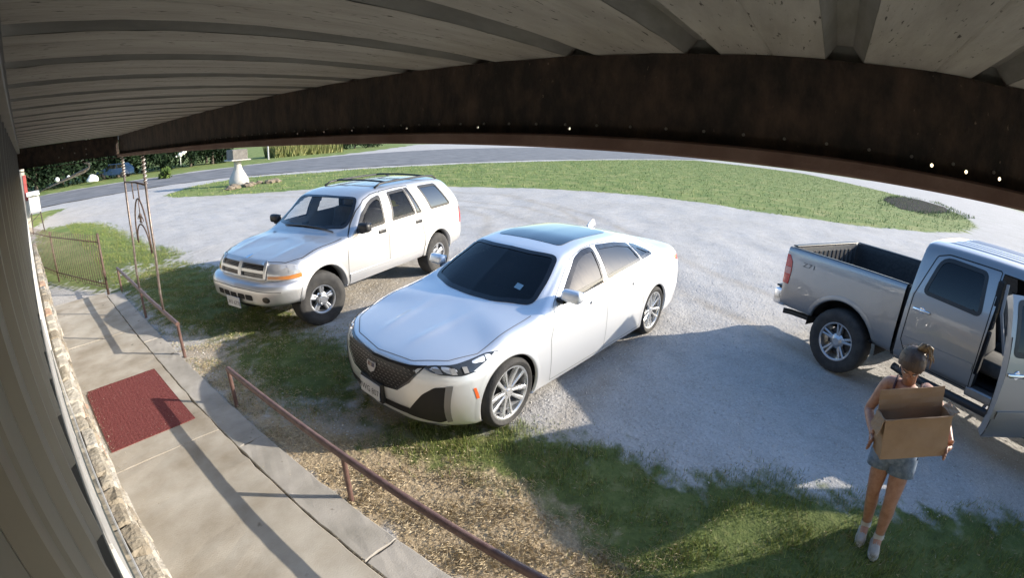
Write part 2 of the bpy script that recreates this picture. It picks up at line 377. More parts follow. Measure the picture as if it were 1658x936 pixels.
# ------------------------------------------------------------------ grass and straw, blade by blade
def blades(polys, dens, h, w, lean, name, mats, edge=.12, flat=False):
    allV = []; nF = 0; MI = []
    for poly, dn, hs in polys:
        P = np.array(poly); lo, hi = P.min(0)-edge, P.max(0)+edge
        n = int((hi-lo).prod()*dens*dn)
        x = rng.uniform(lo[0], hi[0], n); y = rng.uniform(lo[1], hi[1], n)
        clump = np.sin(x*5.3+1.7*np.sin(y*4.1))*np.sin(y*6.1+1.3*np.sin(x*3.7))+.5*np.sin(x*13+y*9)
        keep = inpoly(x+rng.normal(0, edge, n), y+rng.normal(0, edge, n), poly) & (rng.random(n) < np.clip(.55+.45*clump, .08, 1)) & (x > 1.42)
        x, y, cl = x[keep], y[keep], clump[keep]; n = len(x)
        z = ground_z(x, y)
        hh = h*hs*rng.uniform(.45, 1.25, n)*(1+.35*np.clip(cl, -.6, 1.2)); ww = w*rng.uniform(.6, 1.3, n)
        az = rng.uniform(0, 2*np.pi, n); le = np.abs(rng.normal(0, lean, n)) if not flat else rng.uniform(.8, 1.45, n)
        dx, dy = np.cos(az), np.sin(az)
        tip = np.stack([x+dx*np.sin(le)*hh, y+dy*np.sin(le)*hh, z+np.cos(le)*hh+(.006 if flat else 0)], 1)
        a2 = az+np.pi/2+rng.normal(0, .5, n); px, py = np.cos(a2)*ww/2, np.sin(a2)*ww/2
        b0 = np.stack([x-px, y-py, z-.004+(rng.uniform(.002, .02, n) if flat else 0)], 1); b1 = np.stack([x+px, y+py, z-.004+(.008 if flat else 0)], 1)
        allV.append(np.stack([b0, b1, tip], 1).reshape(-1, 3)); MI.append(rng.choice(len(mats), n, p=[.5, .3, .2]))
    V = np.concatenate(allV); mi = np.concatenate(MI); n = len(V)//3
    me = bpy.data.meshes.new(name); me.vertices.add(len(V)); me.vertices.foreach_set('co', V.ravel().astype(np.float32))
    me.loops.add(3*n); me.loops.foreach_set('vertex_index', np.arange(3*n, dtype=np.int32))
    me.polygons.add(n); me.polygons.foreach_set('loop_start', np.arange(0, 3*n, 3, dtype=np.int32))
    me.update(calc_edges=True); me.validate()
    for mm in mats: me.materials.append(mm)
    me.polygons.foreach_set('material_index', mi.astype(np.int32))
    o = bpy.data.objects.new(name, me); COL.objects.link(o); return tag(o, kind='stuff')
def leafmat(name, a, b, sc=3.):
    m = mat(name, a, .7, col2=b, nscale=sc, spec=.2); return m
blades([(GRASS_C, .85, 1.), (GRASS_B, .5, .85), (GRASS_A, .5, .95), (GRASS_LEFT, .2, 1.5), (THIN, .22, .8)], 6500, .052, .0055, .55, 'grass',
       [leafmat('blade_green', (.13, .19, .045), (.18, .24, .06)), leafmat('blade_lime', (.22, .26, .065), (.29, .31, .095)), leafmat('blade_dry', (.2, .18, .08), (.27, .24, .11))])
blades([(STRAW, 1., 1.), (TAN, .22, .9), (GRASS_C, .04, 1), (THIN, .16, .9)], 9500, .04, .0029, .5, 'dead_grass',
       [leafmat('straw_a', (.42, .34, .21), (.56, .47, .32)), leafmat('straw_b', (.46, .38, .25), (.56, .48, .34)), leafmat('straw_c', (.26, .2, .125), (.34, .27, .17))], flat=True)

# ================================================================== WALKWAY
m_conc = mat('concrete', (.25, .215, .165), .9, col2=(.45, .42, .365), nscale=1.7, bump=.14, bscale=90, detail=9, contrast=(.32, .68), speck=((.17, .15, .12), 7, .70))
def conc_variant(name, a, b, s):
    return mat(name, a, .9, col2=b, nscale=s, bump=.14, bscale=90, detail=9, contrast=(.32, .68), speck=((.16, .14, .11), 8, .69))
m_curb = conc_variant('concrete_curb', (.26, .245, .215), (.41, .385, .35), 2.6)
walk = thing('walkway', None, None, (0, 0, 0)); tag(walk, kind='structure')
def slab(lo, hi, m, dz=0.):
    bm = BM(); nyy = max(2, int((hi[1]-lo[1])/.12)); z1 = hi[2]+dz
    L = []; 
    for k in range(nyy+1):
        y = lo[1]+(hi[1]-lo[1])*k/nyy; j = 0 if k in (0, nyy) else 1
        L.append((y, lo[0]+random.gauss(0, .003)*j, hi[0]+random.gauss(0, .004)*j))
    jy0 = [random.gauss(0, .006) for _ in range(6)]; jy1 = [random.gauss(0, .006) for _ in range(6)]
    rows = []
    for k, (y, xa, xb) in enumerate(L):
        row = []
        for s in range(6):
            yy = y+(jy0[s] if k == 0 else jy1[s] if k == nyy else 0)
            row.append((xa+(xb-xa)*s/5, yy))
        rows.append(row)
    top = [[bm.verts.new((x, y, z1+random.gauss(0, .0012))) for x, y in r] for r in rows]
    low = [[bm.verts.new((x, y, lo[2])) for x, y in r] for r in rows]
    for k in range(nyy):
        for s in range(5): bm.faces.new((top[k][s], top[k][s+1], top[k+1][s+1], top[k+1][s]))
        for s in (0, 5): bm.faces.new((top[k][s], top[k+1][s], low[k+1][s], low[k][s]))
    for k in (0, nyy):
        for s in range(5): bm.faces.new((top[k][s], top[k][s+1], low[k][s+1], low[k][s]))
    fixn(bm)
    es = [e for e in bm.edges if len(e.link_faces) == 2 and e.calc_face_angle(0) > 1.0 and min(v.co.z for v in e.verts) > lo[2]+.02]
    bmesh.ops.bevel(bm, geom=es, offset=.006, segments=1, affect='EDGES')
    return obj('slab', bm, m, walk)
ys = [-6, -2.0, 1.15, 4.04, 7.55, 10.2]
for a, b in zip(ys, ys[1:]): slab((.0, a+.006, -.15), (1.108, b-.006, .03), m_conc, random.uniform(-.004, .004))
ys = [-6, -2.3, .35, 1.86, 3.64, 6.9, 9.95]
for a, b in zip(ys, ys[1:]): slab((1.122, a+.006, -.15), (1.395, b-.006, .026), m_curb, random.uniform(-.004, .003))
bm = BM(); box(bm, (0.0, -6, -.2), (1.4, 10.1, -.02)); obj('slab_bed', bm, mat('soil', (.06, .05, .038), .95, col2=(.12, .1, .075), nscale=20), walk)

# doormat, ribbed red carpet
mt = BM()
mx0, mx1, my0, my1 = .125, 1.0, 4.40, 5.88
nx_, ny_ = 60, 100
g = [[mt.verts.new((mx0+(mx1-mx0)*i/nx_+(.02 if j > 95 and i < 8 else 0), my0+(my1-my0)*j/ny_, .039+.0008*math.sin(i*2.1)+random.uniform(-.0015, .0015))) for j in range(ny_+1)] for i in range(nx_+1)]
for i in range(nx_):
    for j in range(ny_): mt.faces.new((g[i][j], g[i+1][j], g[i+1][j+1], g[i][j+1]))
r_ = bmesh.ops.extrude_edge_only(mt, edges=[e for e in mt.edges if e.is_boundary])
for v in r_['geom']:
    if isinstance(v, bmesh.types.BMVert): v.co.z = .028
m_mat = mat('mat_red', (.135, .035, .035), .95, col2=(.22, .07, .065), nscale=55, bump=.6, bscale=260, detail=3, spec=.15, speck=((.34, .27, .22), 70, .68))
tag(obj('doormat', mt, m_mat, loc=(0, 0, 0)), 'faded dark red ribbed doormat lying on the concrete walkway', 'doormat')

# leaf litter and grit lying along the foot of the stone
def litter():
    V = []; Fc = []
    for _ in range(1500):
        y = rng.uniform(1, 6.2); x = .1+abs(rng.normal(0, .05)); s = rng.uniform(.002, .007)
        if rng.random() < .35: x = 1.115+rng.normal(0, .012); s *= .8
        if rng.random() < .12: x = rng.uniform(.1, 1.4)
        t = rng.uniform(0, 6.3); o = len(V); z = .031 if not (my0 < y < my1 and x < mx1 and x > .12) else .046
        V += [(x+s*math.cos(t), y+s*math.sin(t), z), (x+s*math.cos(t+2.2), y+s*math.sin(t+2.2), z+.001), (x+s*math.cos(t+4), y+s*math.sin(t+4), z+s*.5)]
        Fc.append((o, o+1, o+2))
    return V, Fc
tag(obj('leaf_litter', litter(), mat('litter', (.2, .15, .09), .9, col2=(.55, .48, .36), nscale=60)), kind='stuff')

# ================================================================== BUILDING WALL
m_side = mat('siding_paint', (.13, .127, .118), .55, col2=(.165, .16, .15), nscale=2.5, bump=.05, bscale=8)
m_white = mat('white_trim', (.74, .73, .70), .55, col2=(.62, .61, .58), nscale=6, detail=6)
m_grey = mat('grey_frame', (.36, .36, .365), .55, col2=(.3, .3, .3), nscale=7, detail=6, stretch=(6, 1, 1))
m_mortar = mat('mortar', (.34, .3, .24), .95, col2=(.48, .43, .36), nscale=18, bump=.6, bscale=60)
WX = -.1
bld = thing('building', 'long building wall of grey ribbed siding over a stone footing beside the walkway', 'building', (WX, 3, 0))
def wp(name, bm, m, par=bld, **k):
    o = obj(name, bm, m, par, **k)
    bm2 = o.data
    for v in bm2.vertices: v.co.x -= WX; v.co.y -= 3
    return o
WY0, WY1 = -5., 14.2
bm = BM(); box(bm, (-3.4, WY0, -.1), (WX-.02, WY1, 3.0)); wp('wall', bm, mat('wall_board', (.66, .65, .62), .7, col2=(.55, .54, .51), nscale=3))
# vertical ribbed siding, one panel between each pair of ribs
k = 0; y = .77-.385*15
while y < WY1:
    bm = BM(); y1 = min(y+.383, WY1)
    prof = [(y, 0), (y+.02, .022), (y+.055, .022), (y+.075, 0), (y+.2, 0), (y+.207, .006), (y+.222, .006), (y+.229, 0), (y1, 0)]
    top = [bm.verts.new((WX+d, yy, 2.835)) for yy, d in prof]; low = [bm.verts.new((WX+d, yy, 1.66)) for yy, d in prof]
    for a in range(len(prof)-1): bm.faces.new((top[a], low[a], low[a+1], top[a+1]))
    wp('siding_panel', bm, m_side); y += .385
bm = BM(); box(bm, (WX-.01, WY0, 1.642), (WX+.025, WY1, 1.668), .003); wp('base_trim', bm, m_side)
m_scr = mat('screw', (.1, .1, .1), .4, .6)
bm = BM(); lathe(bm, [(0, .006), (.006, .005), (.009, 0)], 6, 'z')
for v in bm.verts: v.co = Vector((v.co.z, v.co.x, v.co.y))
scr0 = None
for k in range(11):
    for zz in (1.72, 2.2):
        loc = Vector((.001, .94+.385*k-3, zz))
        if scr0 is None: scr0 = obj('screw', bm, m_scr, bld, loc=loc)
        else: link_copy(scr0, bld, loc)
bm = BM(); box(bm, (WX+.001, WY0, 2.77), (-.036, WY1, 2.832), .004); wp('ledger', bm, m_side)
# trim board under the siding, white lower wall farther on, window band nearer
for a, b in ((-5, -1.9), (-1.89, 1.4), (4.0, 7.0), (7.01, 10.2), (10.21, 14.2)):
    bm = BM(); box(bm, (WX-.015, a, 1.5), (-.086, b, 1.64), .003); wp('trim_board', bm, m_white)
bm = BM(); box(bm, (WX-.015, 4.0, .72), (WX+.008, 14.2, 1.495), .002); wp('lower_panel', bm, m_white)
for a, b in ((-5, -1.2), (-1.18, 1.32), (1.34, 3.98)):
    w = BM(); box(w, (WX-.018, a, 1.26), (-.076, b, 1.497), .004); box(w, (WX-.018, a, .70), (-.064, b, .745), .003)
    box(w, (WX-.018, a, .746), (-.064, a+.05, 1.258), .003); box(w, (WX-.018, b-.05, .746), (-.064, b, 1.258), .003)
    for yj in np.arange(a+.55, b-.2, .62): box(w, (-.076, yj, 1.262), (-.0735, yj+.012, 1.495))
    fr = wp('window', w, m_grey if b > 1.33 else m_white)  # farthest frame grey, nearer frames white
    p = BM(); box(p, (WX-.012, a+.04, .74), (-.069, b-.04, 1.262))
    pane = wp('pane', p, mat('pane_glass', (.035, .05, .055), .08, spec=.8, col2=(.09, .11, .11), nscale=14, stretch=(1, .4, 1)), fr)
# stone footing, stone by stone
STONE = [mat('stone_a', (.26, .225, .175), .9, col2=(.38, .345, .285), nscale=9, bump=.9, bscale=30, detail=7),
         mat('stone_b', (.31, .285, .24), .9, col2=(.45, .42, .37), nscale=9, bump=.9, bscale=30, detail=7),
         mat('stone_c', (.2, .17, .13), .9, col2=(.3, .26, .2), nscale=9, bump=.9, bscale=30, detail=7),
         mat('stone_d', (.36, .22, .15), .9, col2=(.42, .3, .22), nscale=9, bump=.8, bscale=30, detail=7)]
bm = BM(); box(bm, (WX-.02, WY0, -.1), (-.03, WY1, .66)); wp('mortar_bed', bm, m_mortar)
def stone(lo, hi, m):
    bm = BM(); vs = box(bm, lo, hi, min(.022, (hi[1]-lo[1])*.2), seg=1)
    for v in bm.verts: v.co += Vector((random.gauss(0, .006), random.gauss(0, .007), random.gauss(0, .005)))
    return wp('stone', fixn(bm), m)
def lay_stones(y0, y1, seed, big=1.):
    random.seed(seed); z = -.03
    rows = [(.0, .17, .085), (.17, .33, .065), (.33, .47, .05), (.47, .60, .035), (.60, .70, .02)]
    for (za, zb, xo) in rows:
        y = y0-random.uniform(0, .1)
        while y < y1:
            L = random.uniform(.13, .36)*big; xx = xo+random.uniform(-.014, .014)
            inner = WX+.018 if za > .55 else -.04
            stone((inner, y+.008, za+.006), (xx, y+L-.008, zb-.006), random.choices(STONE, [5, 5, 3, .5])[0]); y += L
lay_stones(1.4, 8.0, 3, 1.15)
lay_stones(8.0, 14.2, 4, 1.7)
random.seed(11)
bm = BM(); box(bm, (WX, -5, 0), (.08, 1.28, .68), .01); wp('stone_footing', bm, STONE[0])
# roof edge and red banded far gable of the same building line
far_b = thing('annex', 'low annex with a red painted corner beyond the iron fence', 'building', (-1.2, 26, 0))
bm = BM(); box(bm, (-1.5, -3.1, 0), (1.2, 6, 2.9)); obj('wall', bm, mat('annex_wall', (.5, .46, .4), .8, col2=(.4, .36, .3), nscale=4), far_b)
bm = BM(); box(bm, (1.1, -3.14, 1.3), (1.24, -2.6, 2.3), .01); obj('corner_board', bm, mat('red_paint', (.35, .06, .05), .6, col2=(.25, .05, .045), nscale=6), far_b)

# pale meter cabinet on an angle-iron stand
cab = thing('cabinet', 'pale metal cabinet on thin angle iron legs past the fence', 'cabinet', (.3, 22.8, 0))
mc = mat('cabinet_paint', (.6, .6, .56), .5, col2=(.5, .49, .45), nscale=8)
bm = BM(); box(bm, (-.28, -.3, .82), (.17, .3, 1.42), .015); obj('body', bm, mc, cab)
bm = BM(); box(bm, (-.25, -.315, .86), (-.05, -.3, 1.38), .004); obj('door', bm, mat('cabinet_door', (.68, .67, .62), .5), cab)
bm = BM(); box(bm, (-.02, -.315, .86), (.15, -.3, 1.38), .004); obj('door', bm, mat('cabinet_door', (.68, .67, .62), .5), cab)
bm = BM(); box(bm, (-.34, -.36, 1.46), (.2, .34, 1.62), .02); obj('lid', bm, mat('lid_white', (.8, .8, .78), .5), cab)
for sx, sy in ((-.24, -.26), (.14, -.26), (-.24, .26), (.14, .26)):
    bm = BM(); tube(bm, [(sx, sy, .82), (sx+(.05 if sx > 0 else -.05), sy, 0)], .022, 6); obj('leg', bm, mat('iron_dark', (.05, .042, .038), .7, col2=(.1, .075, .06), nscale=30), cab)
bm = BM(); tube(bm, [(-.24, -.26, .5), (.14, -.26, .78)], .015, 6); obj('brace', bm, MATS['iron_dark'], cab)

# ================================================================== CANOPY
can = thing('canopy', 'low canopy of weathered grey roof deck carried by a rusty steel beam', 'canopy', (.7, 2.6, 2.5))
def cp(name, bm, m, par=can, **k):
    o = obj(name, bm, m, par, **k)
    for v in o.data.vertices: v.co -= Vector((.7, 2.6, 2.5))
    return o
m_deck = mat('deck', (.245, .235, .215), .85, col2=(.37, .36, .335), nscale=2.4, bump=.25, bscale=18, detail=8, stretch=(1, 5, 1), contrast=(.3, .7), speck=((.05, .045, .04), 22, .66))
m_rib = mat('deck_rib', (.16, .16, .15), .8, col2=(.22, .22, .21), nscale=4, bump=.15, bscale=20, stretch=(1, 5, 1))
m_rust = mat('rust', (.017, .013, .011), .85, col2=(.11, .068, .048), nscale=13, bump=.5, bscale=60, detail=14, contrast=(.40, .92), stretch=(1, 1, .55), speck=((.16, .11, .085), 60, .70))
m_rust2 = mat('rust_lip', (.11, .062, .05), .8, col2=(.17, .11, .09), nscale=5, bump=.2, bscale=30, detail=7)
CZ = 2.839; PIT = .42; YR0 = -.475
SK = math.tan(R(-1.5))
def yk(y, x): return y+SK*(x-1.5)
for k in range(-10, 21):
    y0 = YR0+PIT*k
    if y0 > 8.2: break
    a, b = y0+.055, y0+PIT-.055
    bm = BM()
    ymid = a+(b-a)*.5
    cols = [(a, CZ), (ymid-.006, CZ), (ymid, CZ+.004), (ymid+.006, CZ), (b, CZ)] if k % 2 else [(a, CZ), (a+.1, CZ), (a+.106, CZ+.003), (a+.112, CZ), (b, CZ)]
    xs_ = np.linspace(-.05, 1.53, 24)
    g = [[bm.verts.new((x, yk(yy, x), z+random.gauss(0, .0006))) for yy, z in cols] for x in xs_]
    for i in range(len(xs_)-1):
        for j in range(len(cols)-1): bm.faces.new((g[i][j], g[i][j+1], g[i+1][j+1], g[i+1][j]))
    cp('roof_panel', bm, m_deck)
    bm = BM()
    pr = [(b+.0005, CZ+.001), (b+.032, CZ+.047), (b+.078, CZ+.047), (b+.1095, CZ+.001)]
    g = [[bm.verts.new((x, yk(yy, x), z)) for yy, z in pr] for x in (-.05, 1.53)]
    for j in range(3): bm.faces.new((g[0][j], g[0][j+1], g[1][j+1], g[1][j]))
    e_ = [bm.verts.new((1.532, yk(yy, 1.53), z)) for yy, z in pr]; bm.faces.new(e_)
    cp('roof_rib', bm, m_rib)
bm = BM(); box(bm, (-.05, -5, CZ+.06), (1.7, 8.7, CZ+.075)); cp('roof_sheet', bm, m_rib)
bm = BM(); box(bm, (1.54, -5, CZ-.05), (1.58, 8.7, CZ+.06)); cp('fascia_strip', bm, m_rib)
# beam web with bolt holes that look through to daylight
HOLES = [2.63, 2.335, 2.07, 1.65, 1.23, .815, -.33, -.432, -.534]
bm = BM(); es = []
def loop(pts):
    vs = [bm.verts.new((0, y, z)) for y, z in pts]
    for i in range(len(vs)): es.append(bm.edges.new((vs[i], vs[(i+1) % len(vs)])))
zt_ = lambda y: CZ-.002+.0025*math.sin(y*17)+.002*math.sin(y*41)
topl = [(y, zt_(y)) for y in np.arange(-5, 8.41, .1)]
loop([(8.4, 2.53), (-5, 2.53)]+topl)
for h in HOLES:
    rr = .0055
    loop([(h+rr*math.cos(a), 2.584+rr*math.sin(a)) for a in np.linspace(0, 2*math.pi, 13)[:-1]])
bmesh.ops.triangle_fill(bm, use_beauty=True, edges=es)
r_ = bmesh.ops.extrude_face_region(bm, geom=bm.faces[:])
for v in r_['geom']:
    if isinstance(v, bmesh.types.BMVert): v.co.x += .008
for v in bm.verts: v.co.x += 1.5
beam = cp('beam', fixn(bm), m_rust)
bm = BM(); vs = []
box(bm, (1.452, -5, 2.514), (1.508, 8.4, 2.562), .006); cp('beam_lip', bm, m_rust2)
bm = BM(); box(bm, (1.51, -5, 2.52), (1.60, 8.4, 2.53)); cp('beam_flange', bm, m_rust2)
for k in range(44):
    y = -1.0+.122*k
    bm = BM(); lathe(bm, [(0, .006), (.0035, .0055), (.005, .002), (.005, 0)], 8, 'z')
    for v in bm.verts: v.co = Vector((1.4995-v.co.z, y+v.co.x, 2.598+v.co.y))
    cp('bolt', bm, mat('bolt_head', (.22, .2, .18), .5, .3))
# end beam back to the wall
bm = BM(); box(bm, (WX+.02, 8.45, 2.545), (1.5, 8.47, CZ-.003)); box(bm, (WX+.02, 8.4, 2.50), (1.5, 8.56, 2.512)); cp('end_beam', bm, m_rust)
for yy, zz in ((.55, 2.63), (.98, 2.62), (.98, 2.7), (.8, 2.66), (.62, 2.76)):
    bm = BM(); lathe(bm, [(0, .008), (.008, .007), (.011, 0)], 8, 'z')
    for v in bm.verts: v.co = Vector((yy+v.co.x, 8.449-v.co.z, zz+v.co.y))
    cp('bolt', bm, mat('bolt_head', (.22, .2, .18), .5, .3))

# slack pale cord looped up under the end beam
bm = BM(); tube(bm, [(.95, 8.62, 2.5), (1.03, 8.62, 2.47), (1.02, 8.62, 2.41), (.93, 8.62, 2.37), (.7, 8.7, 2.3), (.3, 8.9, 2.19), (.06, 9.2, 2.1)], [.012, .02, .022, .03, .022, .006, .005], 8)
tag(obj('hose', bm, mat('hose_pale', (.5, .5, .48), .6), smooth=True), 'slack pale hose looped beneath the end beam of the canopy', 'hose')

# ------------------------------------------------------------------ iron column with scroll panel
m_iron = mat('iron', (.05, .035, .03), .65, col2=(.13, .085, .065), nscale=25, bump=.2, bscale=80)
m_rail = mat('rail_paint', (.10, .055, .048), .45, col2=(.16, .1, .085), nscale=14, bump=.12, bscale=90, detail=7)
colm = thing('iron_column', 'pair of slender iron poles with a hung scroll panel holding up the canopy', 'column', (1.49, 7.4, 0))
def ip(name, bm, m=m_iron, par=colm, sm=True):
    o = obj(name, bm, m, par, smooth=sm)
    for v in o.data.vertices: v.co -= Vector((1.49, 7.4, 0))
    return o
for y in (8.16, 6.7):
    bm = BM(); tube(bm, [(1.457, y, .43), (1.46, y, .7), (1.49, y, 1.2), (1.49, y, 2.5)], .018, 10); ip('pole', bm, mat('pole_steel', (.22, .19, .17), .4, .4, col2=(.12, .09, .08), nscale=20))
    bm = BM(); pts = []
    n0 = 70
    for q_ in range(n0):
        a = q_*.62; pts.append((1.49+.024*math.cos(a), y+.024*math.sin(a), 2.05+(.1 if y < 7 else .17)-.0+.0042*q_*(1.2 if y < 7 else 1)))
    tube(bm, pts, .008, 5); ip('wire_wrap', bm, mat('wire', (.5, .48, .45), .4, .5))
bm = BM(); tube(bm, [(1.49, 8.16, 2.13), (1.49, 7.4, 2.145), (1.49, 6.7, 2.13)], .014, 8); ip('cross_bar', bm)
for y in (7.62, 7.22):
    bm = BM(); tube(bm, [(1.49, y, 2.13), (1.49, y-.01, 1.9)], .009, 6); ip('hanger_rod', bm)
def arch(y0, y1, ztop, z0, z1, n=24):
    ym = (y0+y1)/2; pts = []
    for k in range(n+1):
        a = math.pi*k/n; yy = ym+(y0-y1)/2*math.cos(a)*(.72+.28*(1-math.sin(a))); s = math.sin(a)
        zb = z0 if a < math.pi/2 else z1
        pts.append((1.49, yy, zb+(ztop-zb)*s**.55))
    return pts
bm = BM(); tube(bm, arch(7.74, 6.86, 1.92, 1.28, 1.22), .012, 8); ip('scroll_arch', bm)
bm = BM(); tube(bm, arch(7.70, 6.9, 1.56, 1.25, 1.2), .011, 8); ip('scroll_arch', bm)
bm = BM(); tube(bm, [(1.49, 7.3, 1.9), (1.49, 7.3, 1.72)], .007, 6); lathe(bm, [(0, 1.6), (.02, 1.64), (.025, 1.69), (.006, 1.73)], 10, 'z', (1.49, 7.3, 0)); ip('finial', bm)
for s in (-1, 1):
    bm = BM(); tube(bm, [(1.49, 7.3+s*.05+s*.13*math.cos(t)*(1-t/9), 1.62+.07*math.sin(t)*(1-t/9)) for t in np.linspace(0, 5.5, 20)], .007, 6); ip('scroll', bm)

# ------------------------------------------------------------------ low rails
def rail(name, label, y0, y1, posts, zt, kids):
    t = thing(name, label, 'railing', (1.45, y0, 0), group='low pipe rails along the walkway')
    def rp(nm, bm):
        o = obj(nm, bm, m_rail, t, smooth=True, auto=50)
        for v in o.data.vertices: v.co -= Vector((1.45, y0, 0))
    bm = BM(); tube(bm, [(1.45, y0, zt), (1.452, (y0*2+y1)/3, zt+.006), (1.448, (y0+2*y1)/3, zt-.004), (1.45, y1, zt)], .0285, 14); rp('top_rail', bm)
    for p in posts:
        bm = BM(); tube(bm, [(1.452, p, -.12), (1.45, p, zt-.012)], .021, 10); rp('post', bm)
    return t
rail('low_rail', 'long brown pipe rail with short posts beside the dry grass', 4.40, -2.6, [4.385, 2.42, .35, -1.7], .41, 0)
rail('low_rail', 'short brown pipe rail under the iron column, ending near the gate', 10.15, 6.02, [10.13, 8.08, 6.035], .44, 0)

# ------------------------------------------------------------------ iron gate and fence at the walkway's far end
gate = thing('iron_gate', 'rusty iron picket gate panel across the far end of the walkway', 'gate', (.78, 11.3, 0))
g0 = Vector((.37, 12.45, 0)); g1 = Vector((1.185, 10.18, 0)); gd = (g1-g0)
m_gate = mat('gate_iron', (.06, .04, .032), .7, col2=(.14, .09, .068), nscale=22)
def gp(nm, bm, m=m_gate):
    o = obj(nm, bm, m, gate, smooth=True)
    for v in o.data.vertices: v.co -= Vector((.78, 11.3, 0))
bm = BM(); tube(bm, [g0+Vector((0, 0, -.05)), g0+Vector((0, 0, 1.12))], .02, 8); gp('post', bm)
bm = BM(); tube(bm, [g1+Vector((0, 0, -.05)), g1+Vector((0, 0, 1.17))], .026, 8); gp('post', bm)
for z in (1.0, .2):
    bm = BM(); tube(bm, [g0+Vector((0, 0, z)), g1+Vector((0, 0, z-(.02 if z < .5 else 0)))], .013, 8); gp('rail', bm)
for k in range(1, 22):
    p = g0+gd*(k/22.)
    bm = BM(); tube(bm, [p+Vector((0, 0, .12)), p+Vector((0, 0, 1.13))], .0075, 5); gp('picket', bm)
bm = BM(); tube(bm, [g0+gd*t+Vector((0, 0, .11+.05*math.sin(t*40)*(t < .6))) for t in np.linspace(.05, .98, 60)], .006, 5); gp('bottom_scroll', bm)
bm = BM(); box(bm, g1+Vector((-.03, -.03, .36)), g1+Vector((.03, .03, .46)), .006); gp('latch', bm)
fen = thing('iron_fence', 'thin iron picket fence running behind the gate toward the cabinet', 'fence', (0, 13.4, 0))
f0 = Vector((-.1, 14.3, 0)); f1 = Vector((.37, 12.48, 0)); fd = f1-f0
def fp(nm, bm):
    o = obj(nm, bm, m_gate, fen, smooth=True)
    for v in o.data.vertices: v.co -= Vector((0, 13.4, 0))
for z in (1.0, .2):
    bm = BM(); tube(bm, [f0+Vector((0, 0, z)), f1+Vector((0, 0, z))], .012, 8); fp('rail', bm)
for k in range(1, 16):
    p = f0+fd*(k/16.)
    bm = BM(); tube(bm, [p+Vector((0, 0, .1)), p+Vector((0, 0, 1.13))], .007, 5); fp('picket', bm)

# ================================================================== CAR TOOLS
def pchip(t, v, tt):
    t = np.asarray(t, float); v = np.asarray(v, float); h = np.diff(t); dl = np.diff(v, axis=0)/h[:, None]; n = len(t)
    m = np.zeros_like(v)
    if n > 2:
        w1 = (2*h[1:]+h[:-1])[:, None]; w2 = (h[1:]+2*h[:-1])[:, None]
        with np.errstate(divide='ignore', invalid='ignore'):
            hm = (w1+w2)/(w1/dl[:-1]+w2/dl[1:])
        m[1:-1] = np.where(dl[:-1]*dl[1:] > 0, hm, 0)
    m[0] = dl[0]; m[-1] = dl[-1]
    i = np.clip(np.searchsorted(t, tt)-1, 0, n-2); s = ((tt-t[i])/h[i])[:, None]; hh = h[i][:, None]
    return (2*s**3-3*s**2+1)*v[i]+(s**3-2*s**2+s)*hh*m[i]+(-2*s**3+3*s**2)*v[i+1]+(s**3-s**2)*hh*m[i+1]
